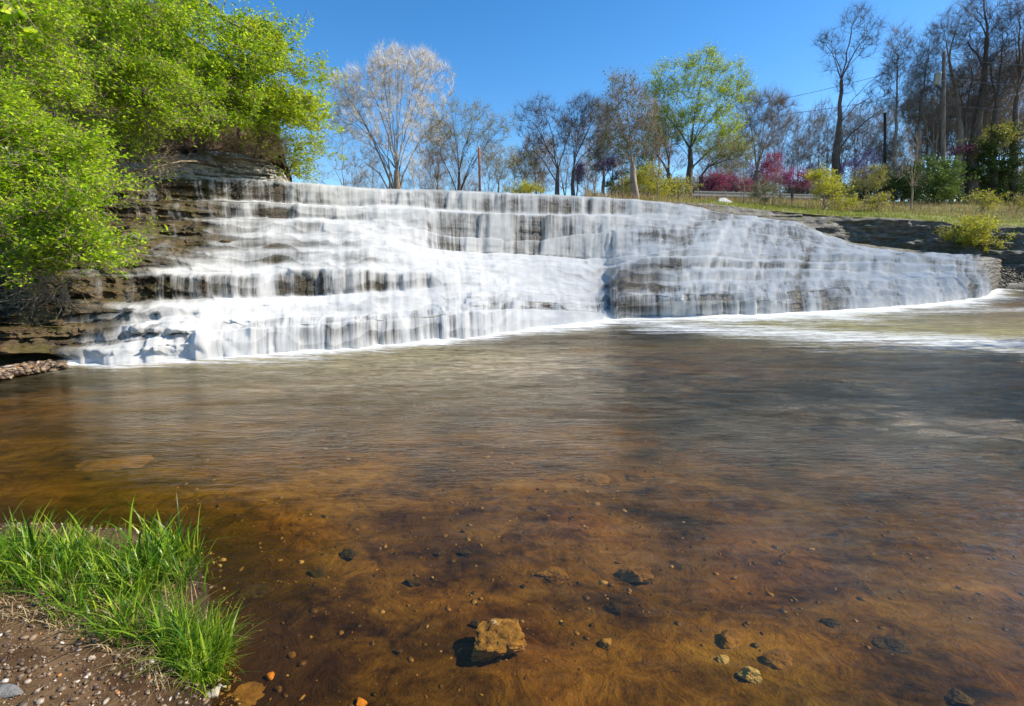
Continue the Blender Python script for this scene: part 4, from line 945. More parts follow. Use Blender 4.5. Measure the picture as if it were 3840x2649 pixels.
cyl('shaft', (0, 0, 0), np.array([ox, 0, h]), .16, .12, 'pole_wood', e, 12)
tz = at(3510, 320, Yp)[2] - b[2]; tx_ = at(3512, 300, Yp)[0] - b[0]
prof = [(0, 0), (.2, .02), (.23, .06), (.23, .78), (.25, .8), (.25, .84), (.2, .9), (0, .93)]
t = np.arange(16) * 2 * math.pi / 16; V = np.concatenate([[[r * math.cos(a) , r * math.sin(a), z] for a in t] for r, z in prof]); k = np.arange(16); k2 = (k + 1) % 16
F = np.concatenate([np.stack([k, k2, k2 + 16, k + 16], -1) + 16 * j for j in range(len(prof) - 1)])
tr = obj('transformer', mesh_data('transformer', V, F), M['grey_metal'], e, (tx_ - .05, -.12, tz - .05))
for s in (-.09, .09):
    V, F, T = polytube([(s, 0, .88), (s, 0, .96), (s * 1.1, 0, 1.1)], [.035, .05, .02], 8); obj('bushing', mesh_data('bushing', V, [F, T]), M['porcelain'], tr)
cyl('bracket', (tx_ + .1, -.1, tz + .3), np.array([ox * .7, 0, tz + .3]), .04, .04, 'grey_metal', e, 6)
V, F, T = polytube([(ox, 0, h), (ox, 0, h + .12), (ox, 0, h + .2)], [.05, .06, .02], 8); obj('insulator', mesh_data('insulator', V, [F, T]), M['porcelain'], e)
b2 = turf_pt(3320, 752); tp2 = at(3318, 423, float(b2[1])); e2 = empty('broken_pole', b2, 'short blackened wooden post with a cut top, left of the slender straight tree', 'pole')
cyl('shaft', (0, 0, 0), np.array([tp2[0] - b2[0], 0, tp2[2] - b2[2]]), 0.11, .09, 'black_wood', e2, 10)
def wire(label, pts, sag=.3):
    P = np.array([at(*p) for p in pts]); out = []
    for p, q in zip(P[:-1], P[1:]):
        for s in np.linspace(0, 1, 14, endpoint=False): out.append(p + (q - p) * s - np.array([0, 0, sag * 4 * s * (1 - s)]))
    out.append(P[-1]); b = out[0].copy(); out = np.array(out) - b
    V, F, T = polytube(out, .016, 4, False); o = obj('power_line', mesh_data('power_line', V, F), M['wire'], None, b); tag(o, label, 'wire', 'overhead wires')
wire('upper overhead wire running left from the transformer pole across the open sky', [(3540, 215, Yp), (2945, 369, 48), (2200, 520, 75)], .15)
wire('lower overhead wire running left from the transformer pole, behind the lone tall tree', [(3537, 330, Yp), (2975, 425, 48), (2200, 560, 75)], .15)
wire('overhead wire leaving the pole top to the right edge', [(3540, 215, Yp), (3950, 250, 26)], .1)
wire('overhead wire in the middle of the three running right from the pole', [(3540, 290, Yp), (3950, 330, 26)], .1)
wire('lowest of the overhead wires running right from the pole', [(3537, 392, Yp), (3950, 420, 26)], .1)
# guard rail
M['rail'] = mat_plain('dull_galvanised', (.05, .055, .055), (.1, .11, .11), 8, .8)
pL, pR = turf_pt(2600, 752), turf_pt(3110, 752); pL[2] += .1; pR[2] += .0
e = empty('guard_rail', pL, 'long grey guard rail running behind the redbuds', 'guard rail'); d = pR - pL; L_ = np.linalg.norm(d[:2]); u = d / np.linalg.norm(d)
prof = np.array([(0, 0), (.03, .05), (-.02, .1), (-.02, .18), (.03, .23), (0, .3)]); side = np.cross(u, [0, 0, 1]); 
V = np.concatenate([[p0 + side * a + np.array([0, 0, .12 + z]) for a, z in prof] for p0 in (np.zeros(3), d)]); k = np.arange(5)
obj('rail', mesh_data('rail', V, np.stack([k, k + 1, k + 7, k + 6], -1)), M['rail'], e)
for s in np.linspace(.02, .98, 7):
    p = d * s; cyl('post', p + np.array([0, .08, -.2]), p + np.array([0, .08, .42]), .06, .07, 'pole_wood', e, 6)

import bmesh
def stone_mesh(name, sx, sy, sz, seed, sub=3, cuts=7, rough=.1, sharp=True):
    bm = bmesh.new(); bmesh.ops.create_icosphere(bm, subdivisions=sub, radius=1); r = np.random.default_rng(seed)
    V = np.array([v.co for v in bm.verts])
    for _ in range(cuts):
        n = r.normal(0, 1, 3); n[2] *= .7; n /= np.linalg.norm(n); h = .45 + .35 * r.random(); dd = V @ n - h; V = V - np.where(dd > 0, dd, 0)[:, None] * n * .93
    o = seed * 3.7
    V = V * (1 + rough * (fbm(V[:, 0] * 2 + o, V[:, 1] * 2, V[:, 2] * 2, 5, seed) - .5)[:, None] * 2)
    V = V + .35 * rough * (np.stack([vnoise(V[:, 0] * 9, V[:, 1] * 9, V[:, 2] * 9 + o, seed + j) for j in range(3)], -1) - .5)
    V = V * [sx, sy, sz]
    for v, c in zip(bm.verts, V): v.co = c
    me = bpy.data.meshes.new(name); bm.to_mesh(me); bm.free()
    me.polygons.foreach_set('use_smooth', np.full(len(me.polygons), not sharp)); return me
def stone_mat(name, c1, c2, c3, scale=14):
    t = NT(name); g = t.n('ShaderNodeTexCoord'); P = t.n('ShaderNodeNewGeometry').outputs['Position']
    f = t.math('ADD', t.math('MULTIPLY', t.noise(P, scale, 7, .75), .6), t.math('MULTIPLY', t.noise(P, scale * .3, 3), .4))
    p = t.bsdf(Base_Color=t.ramp(f, [(.36, c1), (.5, c2), (.63, c3)]), Roughness=.7, Normal=t.bump(f, 1.0, .02)); p.inputs['Specular IOR Level'].default_value = .3
    return t.done(p.outputs[0])
M['st_tan'] = stone_mat('tan_stone', (.12, .07, .025), (.34, .21, .085), (.54, .37, .17), 26)
M['st_amber'] = stone_mat('amber_stone', (.08, .04, .012), (.2, .11, .035), (.34, .21, .07))
M['st_dark'] = stone_mat('dark_stone', (.02, .015, .01), (.05, .035, .02), (.1, .07, .04))
M['st_pale'] = stone_mat('pale_stone', (.25, .19, .1), (.45, .37, .24), (.65, .56, .42))
M['st_orange'] = stone_mat('orange_stone', (.45, .15, .02), (.65, .28, .04), (.8, .42, .1))
M['st_grey'] = stone_mat('grey_stone', (.12, .11, .1), (.26, .24, .21), (.42, .4, .36))
def stone(label, x, y, w, dp, hgt, mat, seed, zc=None, rz=0., name='stone', group=None, sub=3, rough=.1, sharp=True):
    """w, dp, hgt = full size in metres; rests in the bed"""
    P = on_z(x, y, -.05); z = float(bed_z(P[0], P[1])); P = on_z(x, y, z); z = float(bed_z(P[0], P[1]))
    w, dp, hgt = w * 1.15, dp * 1.15, hgt * 1.0
    me = stone_mesh(name, w / 2, dp / 2, hgt / 2, seed, sub, rough=rough, sharp=sharp); o = obj(name, me, M[mat], None, (P[0], P[1], z + hgt * .08 if zc is None else zc)); o.rotation_euler = (0, 0, rz)
    return tag(o, label, 'rock', group)
stone('large angular tan rock lying in the shallow water at bottom centre', 1862, 2432, .26, .22, .13, 'st_tan', 5, rz=.5, name='rock', sub=5, rough=.42, zc=-.075)
G_ = 'stones on the stream bed'
for a in [('sunken brown stone above and right of the large angular rock', 2380, 2160, .17, .13, .1, 'st_amber', 21), ('round sunken stone between the large rock and the sunken brown one', 2075, 2160, .15, .12, .07, 'st_amber', 22),
          ('small pale stone at the lower right, brightest of the sunken ones', 2812, 2540, .085, .07, .06, 'st_pale', 23), ('small pale stone up left of the brightest sunken one', 2715, 2470, .05, .04, .03, 'st_pale', 24),
          ('small tan stone right of the large angular rock', 2275, 2412, .055, .05, .05, 'st_tan', 25), ('dark sunken stone in the middle of the lower right water', 2310, 2275, .1, .08, .06, 'st_dark', 26),
          ('round dark sunken stone right of the grass tuft', 1310, 2085, .12, .1, .06, 'st_dark', 27), ('dark flat sunken stone nearest to the grass tuft', 945, 2220, .14, .1, .04, 'st_dark', 28), ('dark pointed stone left of the middle, above the large rock', 1545, 2190, .08, .05, .05, 'st_dark', 29),
          ('dark curved stone up right of the pointed dark one', 1745, 2075, .07, .05, .04, 'st_dark', 30), ('long dark sunken stone near the right bottom corner', 3595, 2615, .12, .08, .06, 'st_dark', 31), ('dark sunken stone at the lower right, left of the long dark one', 3360, 2420, .14, .09, .05, 'st_dark', 32),
          ('brown sunken stone with a dark side, lower right of the middle', 2740, 2400, .12, .09, .06, 'st_amber', 33), ('brown sunken stone right above the brightest pale stone', 2920, 2480, .11, .08, .06, 'st_amber', 34), ('flat orange brown sunken stone in the middle distance', 2200, 1790, .3, .2, .08, 'st_amber', 35),
          ('smaller orange sunken stone right of the flat one in the middle distance', 2380, 1785, .18, .14, .07, 'st_amber', 36), ('flat tan sunken rock at the left of the pool', 430, 1740, .5, .3, .09, 'st_amber', 37), ('small dark sunken stone at the bottom, left of the large rock', 1495, 2445, .05, .03, .02, 'st_dark', 38),
          ('dark small stone behind the large angular rock', 1780, 2345, .06, .04, .04, 'st_dark', 39), ('dark sunken stone behind the dark flat one near the grass tuft', 1190, 2155, .1, .06, .03, 'st_dark', 40), ('tiny dark stone above the right end of the large rock', 1650, 2080, .07, .04, .03, 'st_dark', 41), ('dark stone at far lower right', 3120, 2330, .09, .06, .04, 'st_dark', 42)]:
    stone(*a[:8], group=G_, sub=4, rough=.34)
stone('smooth orange pebble on the wet shore at the bottom', 1012, 2540, .036, .034, .026, 'st_orange', 51, sharp=False, rough=.05)
stone('orange stone cut by the bottom edge, right of the shore', 1350, 2640, .05, .05, .03, 'st_orange', 52, sharp=False, rough=.05)
stone('pale knobbly quartz stone at the end of the muddy shore', 803, 2605, .05, .045, .035, 'st_pale', 53)
stone('small white pebble beside the pale quartz stone', 838, 2585, .025, .02, .02, 'st_pale', 54, sharp=False)
stone('small blue grey pebble above the white one beside the quartz stone', 822, 2577, .022, .02, .018, 'st_grey', 55, sharp=False)
stone('flat grey stone at the left edge of the muddy shore', 25, 2570, .11, .05, .03, 'st_grey', 56)
stone('flat brown slab half in the water at the bottom, right of the grass', 915, 2600, .13, .1, .025, 'st_amber', 57, sub=4, rough=.4)
stone('small tan stone at the water edge, above the orange pebble', 1090, 2460, .035, .03, .025, 'st_tan', 58)
o = stone_mesh('rock', .45, .3, .28, 61, 3); o = obj('rock', o, M['white_stone'], None, turf_pt(2712, 764)); tag(o, 'white limestone block lying in the weeds below the crimson redbud', 'rock')
o = stone_mesh('rock', .18, .12, .12, 62, 3); o = obj('rock', o, M['white_stone'], None, turf_pt(3095, 784)); tag(o, 'small pale block in the meadow under the large airy shrub', 'rock')
# flat brown stone on the ledge
o = obj('rock', stone_mesh('rock', .18, .12, .035, 64, 3), M['wet_rock'], None, at(838, 906, 11.0)); tag(o, 'flat loose brown slab lying on the third ledge at left', 'rock')

# pebbles: shore gravel, gravel at the left foot, gravel slope at the far right, sunken pebbles
def pebbles(name, P, S, mats, seed, flat=.6):
    r = np.random.default_rng(seed); bm = bmesh.new(); bmesh.ops.create_icosphere(bm, subdivisions=1, radius=1)
    bv = np.array([v.co for v in bm.verts]); bf = np.array([[v.index for v in f.verts] for f in bm.faces]); bm.free()
    n = len(P); sc = S[:, None] * (1 + .35 * r.normal(0, 1, (n, 3)).clip(-1.5, 1.5)) * [1, 1, flat]
    an = r.random(n) * 6.28; c, s = np.cos(an), np.sin(an)
    V = bv[None] * sc[:, None] * (1 + .18 * r.normal(0, 1, (n, len(bv), 1)).clip(-1.5, 1.5))
    V = np.stack([V[..., 0] * c[:, None] - V[..., 1] * s[:, None], V[..., 0] * s[:, None] + V[..., 1] * c[:, None], V[..., 2]], -1) + P[:, None]
    F = (np.arange(n)[:, None, None] * len(bv) + bf[None]).reshape(-1, 3)
    return tag(obj(name, mesh_data(name, V.reshape(-1, 3), F, smooth=True), mats), kind='stuff')
def mat_peb(name, stops):
    t = NT(name); g = t.n('ShaderNodeNewGeometry'); col = t.ramp(g.outputs['Random Per Island'], stops, 'CONSTANT')
    n = t.noise(g.outputs['Position'], 90, 4); col = t.mix(.35, col, t.mix(1.0, col, t.ramp(n, [(.3, (.4, .4, .4)), (.7, (1, 1, 1))]), 'MULTIPLY'))
    p = t.bsdf(Base_Color=col, Roughness=.5, Normal=t.bump(n, .4, .01)); return t.done(p.outputs[0])
M['peb'] = mat_peb('shore_pebbles', [(0, (.12, .075, .04)), (.3, (.2, .13, .075)), (.55, (.3, .2, .11)), (.72, (.1, .06, .04)), (.85, (.42, .33, .24)), (.93, (.6, .52, .42)), (.97, (.5, .22, .06))])
M['peb2'] = mat_peb('bank_pebbles', [(0, (.07, .05, .028)), (.4, (.17, .13, .07)), (.7, (.28, .22, .13)), (.9, (.42, .35, .24))])
M['peb3'] = mat_peb('sunken_pebbles', [(0, (.1, .055, .02)), (.3, (.22, .13, .05)), (.55, (.04, .025, .015)), (.75, (.33, .2, .08)), (.93, (.45, .32, .16))])
r = np.random.default_rng(5)
X = r.uniform(-3.6, -.7, 26000); Yv = r.uniform(.9, 2.9, 26000); s_ = sd_shore(X, Yv); m = (s_ < .09) & (r.random(26000) < .25 + .75 * sstep(2.0, 1.5, Yv)); X, Yv = X[m], Yv[m]
S = .0022 + .0095 * r.random(len(X)) ** 3.5; pebbles('shore_gravel', np.stack([X, Yv, bed_z(X, Yv) + S * .3], -1), S, M['peb'], 1)
X = r.uniform(-2.5, 6, 9000); Yv = 1.2 + 7 * r.random(9000) ** 1.6; s_ = sd_shore(X, Yv); m = (s_ > .03) & (fbm(X * 1.2, Yv * 1.2, 0, 3, 8) > .44); X, Yv = X[m], Yv[m]
S = .003 + .016 * r.random(len(X)) ** 4 * (.5 + Yv / 5); pebbles('sunken_gravel', np.stack([X, Yv, bed_z(X, Yv)], -1), S, M['peb3'], 2, .45)
px_ = r.uniform(-150, 250, 1500); py_ = np.interp(px_, [-150, 0, 200, 420], [1400, 1395, 1375, 1372]) + r.uniform(0, 1, 1500) ** 1.5 * np.interp(px_, [-150, 0, 200, 420], [50, 38, 22, 6])
P = on_z(px_, py_, .0); P[:, 2] = .03 + .05 * r.random(1500); pebbles('foot_gravel', P, .015 + .035 * r.random(1500) ** 2, M['peb'], 3)
px_ = r.uniform(3690, 4200, 3500); f = r.random(3500); yy0 = np.interp(px_, EX, yf); yy1 = np.interp(px_, EX, ys) + 14
P = at(px_, yy0 + (yy1 - yy0) * f, np.interp(px_, [2380, 3700, 3840, 4300], [24, 24, 24, 22.5]) + (23.2 - np.interp(px_, [2380, 3700, 3840, 4300], [24, 24, 24, 22.5])) * f - .03); pebbles('bank_gravel', P, .015 + .05 * r.random(3500) ** 2.5, M['peb2'], 4)

# ------------------------------------------------------------------ bushes on the left cliff
def bush(label, base, Yc, blobs, seed, nleaf, n=420, lsize=.07, r0=.07, mat='leaf_bright', **kw):
    k = dict(n=n, bf=.38, r0=r0, rt=.005, bark='bark_mauve', twig='twig_tan', ntw=2600, Ltw=.34, rtw=.003, seed=seed, nleaf=nleaf, leaf=mat, lsize=lsize, lsp=.06, kink=.13, flat=.62, up=.15, droop=.25, shell=.5, group='leafy bushes on the left cliff', aspect=.5, clump=(36, .25 * Yc / 10, .075 * Yc / 10)); k.update(kw)
    return tree_px('leafy_bush', label, 'bush', base, Yc, blobs, **k)
bush('nearest bright green bush hanging over the left ledges, lowest of all', at(-40, 1010, 8.6), 7.6, [(60, 880, 200, 120), (250, 830, 180, 110), (360, 760, 110, 80), (120, 1010, 160, 80), (330, 930, 120, 60), (430, 720, 60, 35), (-40, 760, 140, 130)], 91, 15000, n=520, lsize=.065)
bush('bright green bush along the left edge above the lowest one', at(-160, 760, 9.6), 8.0, [(60, 560, 220, 130), (190, 640, 170, 90), (-20, 430, 200, 120), (240, 520, 100, 80), (100, 700, 180, 90)], 92, 16000, n=520, lsize=.066)
bush('bright green bush at upper left, filling the left edge', at(-260, 520, 11), 8.9, [(40, 250, 200, 150), (160, 370, 130, 90), (-30, 100, 200, 150), (130, 130, 160, 110)], 93, 14000, n=460, lsize=.07)
bush('green bush in the upper left with dark gaps showing branches', at(200, 640, 13.5), 11.0, [(330, 130, 190, 120), (430, 260, 170, 110), (300, 330, 150, 90), (250, 30, 220, 90), (500, 90, 150, 110)], 94, 11500, n=460, lsize=.082, r0=.09)
bush('green bush in the middle of the hillside above the bare twigs', at(420, 640, 14), 11.8, [(480, 400, 170, 90), (420, 500, 140, 60), (600, 440, 130, 70), (560, 330, 160, 80), (380, 590, 90, 35)], 95, 9500, n=420, lsize=.08)
bush('tall green bush at the top edge, above the middle of the hillside', at(640, 560, 16.5), 13.5, [(640, 90, 200, 120), (780, 150, 150, 120), (660, 230, 180, 90), (520, 180, 120, 100), (780, 40, 120, 60)], 96, 12000, n=460, lsize=.095, r0=.1)
bush('green bush overhanging the rock cliff, left of the outermost one', at(760, 560, 15.6), 13.6, [(760, 340, 160, 90), (860, 400, 150, 70), (700, 440, 110, 60), (800, 260, 160, 80), (850, 450, 90, 35), (660, 480, 60, 35)], 97, 10500, n=420, lsize=.09)
bush('outermost yellow green bush leaning over the falls, against the blue sky', at(960, 590, 15.8), 14.6, [(1010, 260, 110, 110), (1090, 360, 80, 80), (1040, 430, 110, 60), (960, 350, 130, 110), (1130, 430, 60, 50), (960, 170, 90, 90), (1160, 400, 40, 30)], 98, 17000, n=560, lsize=.095, mat='leaf_lime')
bush('small sprig of green leaves poking up into the sky at the top of the bushes', at(900, 330, 15.2), 14.8, [(960, 100, 40, 35), (1000, 70, 30, 20), (930, 140, 50, 40), (1010, 130, 50, 50)], 99, 1700, n=110, lsize=.095, r0=.04, ntw=380)
bush('pale yellow bush at the far end of the cliff, beside the crest', at(1075, 690, 16.2), 16.2, [(1085, 600, 45, 50), (1115, 550, 40, 50), (1100, 650, 28, 28), (1050, 560, 40, 30)], 100, 3000, n=150, lsize=.09, mat='leaf_lime', r0=.04, ntw=700)
# bare brush under the canopy
def brush(label, base, blobs, Yc, seed, n=240, ntw=1500):
    return tree_px('dry_brush', label, 'shrub', base, Yc, blobs, n=n, bf=.5, r0=.04, rt=.005, bark='twig_tan', ntw=ntw, Ltw=.4, rtw=.004, seed=seed, kink=.16, up=.05, group='leafless brush on the left cliff')
brush('tangled leafless brush on top of the pale cliff', at(760, 575, 15.2), [(740, 520, 130, 50), (860, 540, 110, 40), (640, 480, 120, 60)], 14.6, 101)
brush('leafless brush under the outermost overhanging bush', at(960, 600, 15.6), [(960, 550, 100, 25), (1030, 570, 50, 25), (1010, 500, 90, 50)], 15.2, 102, 160, 700)
brush('leafless brush in the dark gap left of the pale cliff', at(480, 610, 13.8), [(450, 540, 130, 60), (560, 560, 110, 40), (400, 400, 120, 100), (620, 380, 140, 80)], 12.8, 103, 300, 1800)
brush('dry twigs hanging down over the lowest left ledges', at(60, 1040, 8.4), [(60, 1140, 70, 70), (160, 1100, 90, 40), (230, 1080, 60, 60), (20, 1080, 60, 40)], 7.5, 104, 90, 260)
brush('dry twigs reaching right over the ledges, below the middle bush', at(330, 660, 12.6), [(500, 650, 110, 30), (560, 620, 130, 20), (450, 700, 90, 25), (520, 760, 60, 15)], 12.0, 105, 110, 260)
# bare limb against the sky
b = at(765, 60, 14); P = [at(*q) - b for q in [(765, 60, 14), (775, 10, 14), (800, 30, 13.9), (830, 62, 13.9), (865, 85, 13.8), (900, 102, 13.8)]]
V, F, T = polytube(P, [.09, .08, .06, .045, .03, .02], 8); e = empty('dead_limb', b, 'bare grey limb poking out of the bushes into the sky at the top', 'branch'); obj('limb', mesh_data('limb', V, [F, T]), M['bark_grey'], e)
P = [at(*q) - b for q in [(830, 60, 13.9), (838, 20, 13.9), (860, -20, 13.9), (880, -60, 13.9)]]; V, F, T = polytube(P, [.02, .015, .012, .008], 5); obj('twig', mesh_data('twig', V, [F, T]), M['bark_grey'], e)
# long dead branch on the rocks
P0 = at(350, 650, 12.2); P = [at(*q) - P0 for q in [(350, 650, 12.2), (430, 640, 12), (500, 640, 11.9), (600, 625, 12), (680, 605, 12.2), (740, 605, 12.6)]]
V, F, T = polytube(P, [.035, .032, .03, .022, .016, .008], 6); tag(obj('dead_branch', mesh_data('dead_branch', V, [F, T]), M['twig_tan'], None, P0), 'long pale dead branch lying across the rocks under the bushes', 'branch')
# near sprig at the top left
bush('near leafy sprig hanging in at the top left corner', at(-160, -60, 3.0), 2.6, [(20, 50, 40, 30), (70, 70, 40, 25), (110, 95, 25, 15)], 110, 70, n=14, lsize=.07, r0=.006, rt=.0018, ntw=26, Ltw=.06, lsp=.01, mat='leaf_bright', rtw=.0015)

# ------------------------------------------------------------------ grasses
def blades(name, P, L, w, mat, seed, lean=.5, nseg=5, dirbias=(0, 0), kind='stuff', az=None):
    r = np.random.default_rng(seed); n = len(P); az = r.random(n) * 6.28 if az is None else az
    ln = lean * (.25 + r.random(n)); hd = np.stack([np.cos(az), np.sin(az), 0 * az], -1) + np.array([dirbias[0], dirbias[1], 0]); sd = np.stack([-np.sin(az), np.cos(az), 0 * az], -1)
    tw = r.normal(0, .5, n)
    rows = []
    for j in range(nseg + 1):
        s = j / nseg; bend = ln * s ** 2; c = P + (hd * (bend * L)[:, None] * 1.0) + np.array([0, 0, 1.])[None] * (L * s * (1 - .35 * ln * s ** 1.5))[:, None]
        ww = w * (1 - s ** 1.8) * (.6 + .4 * min(1, s * 4)) + .0002
        a = sd * np.cos(tw * s)[:, None] + hd * np.sin(tw * s)[:, None]
        rows.append(c - a * ww[:, None] * .5); rows.append(c + a * ww[:, None] * .5)
    V = np.stack(rows, 1).reshape(-1, 3); m = 2 * (nseg + 1)
    f = np.array([[2 * j, 2 * j + 1, 2 * j + 3, 2 * j + 2] for j in range(nseg)]); F = (np.arange(n)[:, None, None] * m + f[None]).reshape(-1, 4)
    return tag(obj(name, mesh_data(name, V, F, smooth=True), M[mat]), kind=kind)
def grass_at(poly, n, r):
    """random points on the bank under an image-shaped patch"""
    poly = np.array(poly, float); out = []
    x = r.uniform(poly[:, 0].min(), poly[:, 0].max(), n); y = r.uniform(poly[:, 1].min(), poly[:, 1].max(), n)
    ins = np.zeros(n, bool)
    for (x0, y0), (x1, y1) in zip(poly, np.roll(poly, -1, 0)):
        c = ((y0 > y) != (y1 > y)) & (x < (x1 - x0) * (y - y0) / (y1 - y0 + 1e-9) + x0); ins ^= c
    x, y = x[ins], y[ins]; P = on_z(x, y, .08); P[:, 2] = bed_z(P[:, 0], P[:, 1]); P = on_z(x, y, P[:, 2]); P[:, 2] = bed_z(P[:, 0], P[:, 1]) - .005; return P
r = np.random.default_rng(9)
GP = [(-700, 2020), (0, 2035), (400, 2040), (640, 2060), (755, 2120), (740, 2200), (740, 2280), (790, 2330), (830, 2400), (850, 2500), (800, 2580), (700, 2540), (620, 2450), (430, 2400), (300, 2330), (220, 2240), (120, 2230), (0, 2260), (-700, 2300)]
def tufts(name, C, per, sp, L0, L1, w, mat, seed, lean):
    q = np.random.default_rng(seed); k = np.repeat(np.arange(len(C)), per); off = q.normal(0, sp, (len(k), 2)); P = C[k].copy(); P[:, :2] += off; P[:, 2] = bed_z(P[:, 0], P[:, 1]) - .004
    az = np.arctan2(off[:, 1], off[:, 0]) + q.normal(0, .6, len(k)); hL = (L0 + (L1 - L0) * q.random(len(C)))[k] * (.35 + .75 * q.random(len(k)))
    return blades(name, P, hL, w * (.5 + q.random(len(k))) * np.clip(hL / .15, .5, 1.3), mat, seed, lean=lean, az=az)
C = grass_at(GP, 520, r); C = C[fbm(C[:, 0] * 3.2, C[:, 1] * 3.2, 0, 2, 15) > .30]; tufts('grass', C, 20, .03, .08, .22, .0062, 'grass', 1, .85)
C = grass_at(GP, 950, r); tufts('short_grass', C, 11, .022, .03, .10, .004, 'grass', 2, 1.3)
C = grass_at([(-700, 2010), (300, 2030), (700, 2050), (760, 2120), (700, 2200), (300, 2150), (-700, 2140)], 60, r); tufts('tall_grass', C, 8, .02, .18, .32, .0085, 'grass', 3, .55)
C = grass_at(GP, 150, r); tufts('dead_grass', C, 6, .035, .06, .2, .004, 'straw', 33, 1.3)
C = grass_at([(640, 2350), (830, 2400), (840, 2560), (760, 2600), (640, 2480)], 60, r); tufts('edge_grass', C, 12, .02, .08, .2, .005, 'grass', 31, 1.2)
P4 = grass_at([(-400, 2180), (300, 2200), (520, 2260), (780, 2400), (800, 2500), (600, 2600), (350, 2420), (100, 2330), (-400, 2360)], 2600, r); blades('dry_grass', P4, .02 + .05 * r.random(len(P4)), .0025 + .001 * r.random(len(P4)), 'straw', 4, lean=1.8, nseg=3)
P5 = grass_at([(560, 2330), (800, 2380), (830, 2560), (780, 2640), (700, 2560), (600, 2480)], 900, r); blades('shore_grass', P5, .05 + .08 * r.random(len(P5)), .003 + .002 * r.random(len(P5)), 'grass', 5, lean=1.0)
# meadow on the right bank
def on_turf(n, r, far=1.0, near=0.0, x0=2400, x1=4300):
    i = r.uniform(max(0, (x0 - 2380) / 9), (x1 - 2380) / 9, n); j = (TURF.shape[0] - 1) * (1 - (near + (far - near) * r.random(n)))
    i0 = i.astype(int); j0 = np.clip(j.astype(int), 0, TURF.shape[0] - 2); fi = (i - i0)[:, None]; fj = (j - j0)[:, None]
    return (TURF[j0, i0] * (1 - fi) + TURF[j0, i0 + 1] * fi) * (1 - fj) + (TURF[j0 + 1, i0] * (1 - fi) + TURF[j0 + 1, i0 + 1] * fi) * fj
P = on_turf(30000, r, .62); c = fbm(P[:, 0] * .8, P[:, 1] * .8, 0, 3, 19); P = P[c > .42]; blades('meadow_grass', P, .07 + .14 * r.random(len(P)), .022 + 0 * P[:, 0], 'grass_far', 6, lean=.8, nseg=2)
P = on_turf(13000, r, 1.0, .3); blades('dry_weeds', P, .15 + .45 * r.random(len(P)) ** 1.5, .018 + 0 * P[:, 0], 'straw', 7, lean=.6, nseg=2)
P = on_turf(900, r, .9, .2); blades('weed_stalks', P, .3 + .6 * r.random(len(P)), .02 + 0 * P[:, 0], 'bark_mauve', 8, lean=.3, nseg=2)
# grass fringe on the bank behind the crest end
xx = r.uniform(1900, 2700, 5000); yy = np.interp(xx, KX, ROWS[:, 0]); P = at(xx, yy - 4, np.interp(xx, DX, DY) + 2.5 + 4 * r.random(5000)); P = P[xx > 2200]; xx = xx[xx > 2200]
P[:, 2] = at(xx, np.interp(xx, KX, ROWS[:, 0]) + 6, P[:, 1])[:, 2]; blades('crest_weeds', P, .1 + .5 * r.random(len(P)) ** 2, .02 + 0 * P[:, 0], 'straw', 10, lean=.5, nseg=2)

# ------------------------------------------------------------------ shade trees on the near right bank (their shadows lie on the pool)
def big_tree(label, X, Yb, h, seed, spread=2.4, nl=5000):
    bl = [(X, Yb, h * .8, spread, spread * .8, h * .2), (X + 1.2, Yb + .6, h * .6, spread, spread * .7, h * .18), (X - 1.3, Yb - .4, h * .65, spread, spread * .7, h * .18)]
    return make_tree('shade_tree', label, 'tree', (X, Yb, .3), bl, n=300, bf=.35, r0=.28, rt=.02, bark='bark_dark', ntw=1100, Ltw=.8, rtw=.012, seed=seed, nleaf=900, leaf='leaf_mid', lsize=.26, lsp=.2, group='trees on the near right bank')
SHADE = [(14.0, 6.4, 9.0, 1), (16.5, 7.6, 12.0, 2)]
names = ['leafy tree on the near right bank, closest to the water', 'tall leafy tree on the near right bank', 'tallest leafy tree on the near right bank, farthest back']
for (X, Yb, h, s), nm in zip(SHADE, names): big_tree(nm, X, Yb, h, 400 + s)
for X, Yb, h, sd, nm in [(29.0, 18.5, 15.0, 441, 'leafless tree beside the right end of the falls')]:
    make_tree('bank_tree', nm, 'tree', (X, Yb, .8), [(X, Yb, h * .85, 1.6, 1.6, 1.6), (X - 1.6, Yb + .8, h * .7, 1.5, 1.5, 1.5), (X + 1.4, Yb - .9, h * .65, 1.5, 1.5, 1.6), (X - .5, Yb - 1.6, h * .55, 1.4, 1.4, 1.3)], n=44, bf=.5, r0=.3, rt=.03, bark='bark_dark', ntw=60, Ltw=.9, rtw=.012, seed=sd, per=1)

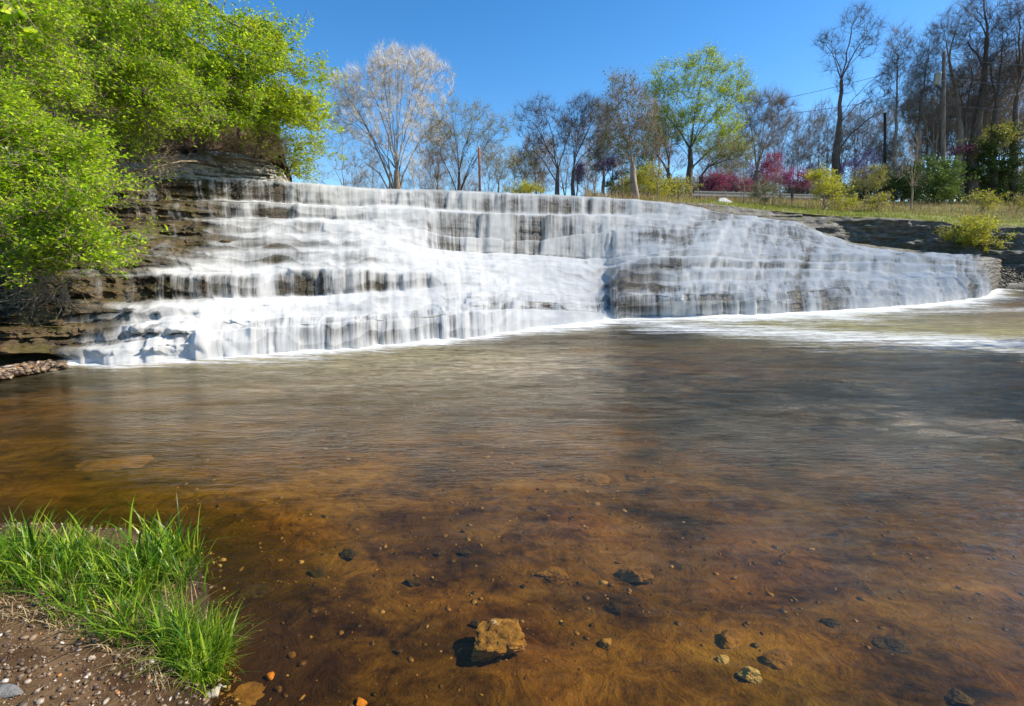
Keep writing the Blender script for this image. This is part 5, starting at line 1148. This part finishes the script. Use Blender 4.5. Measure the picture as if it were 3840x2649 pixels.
# ------------------------------------------------------------------ sky, sun, camera
SUN_AZ, SUN_EL = 86.0, 38.0     # azimuth from +Y (view direction) towards +X
d = Vector((math.sin(R(SUN_AZ)) * math.cos(R(SUN_EL)), math.cos(R(SUN_AZ)) * math.cos(R(SUN_EL)), math.sin(R(SUN_EL))))
sl = bpy.data.lights.new('sun', 'SUN'); sl.energy = 5.0; sl.angle = R(.5); sl.color = (1, .94, .84)
so = bpy.data.objects.new('sun', sl); COL.objects.link(so); so.rotation_euler = d.to_track_quat('Z', 'Y').to_euler(); so.location = (20, 10, 30)
w = bpy.data.worlds.new('World'); scene.world = w; w.use_nodes = True; nt = w.node_tree; nt.nodes.clear()
sk = nt.nodes.new('ShaderNodeTexSky'); sk.sky_type = 'NISHITA'; sk.sun_disc = False; sk.sun_elevation = R(SUN_EL); sk.sun_rotation = R(SUN_AZ); sk.altitude = 1200; sk.air_density = 1.0; sk.dust_density = .8; sk.ozone_density = 2.2
hs = nt.nodes.new('ShaderNodeHueSaturation'); hs.inputs['Saturation'].default_value = 1.34; nt.links.new(sk.outputs[0], hs.inputs['Color'])
bg = nt.nodes.new('ShaderNodeBackground'); bg.inputs['Strength'].default_value = .145; ou = nt.nodes.new('ShaderNodeOutputWorld')
nt.links.new(hs.outputs[0], bg.inputs['Color']); nt.links.new(bg.outputs[0], ou.inputs['Surface'])
cam = bpy.data.cameras.new('camera'); cam.lens = 18.0; cam.sensor_width = 36.0; cam.clip_end = 4000; cam.clip_start = .05
co = bpy.data.objects.new('camera', cam); COL.objects.link(co); co.location = (0, 0, CAMZ); co.rotation_euler = (math.pi / 2 - TH, 0, 0); scene.camera = co
scene.view_settings.view_transform = 'Standard'; scene.view_settings.look = 'None'; scene.view_settings.exposure = .55; scene.view_settings.gamma = 1
scene.cycles.max_bounces = 6; scene.cycles.transparent_max_bounces = 12; scene.cycles.diffuse_bounces = 3; scene.cycles.glossy_bounces = 2; scene.cycles.caustics_reflective = False; scene.cycles.caustics_refractive = False
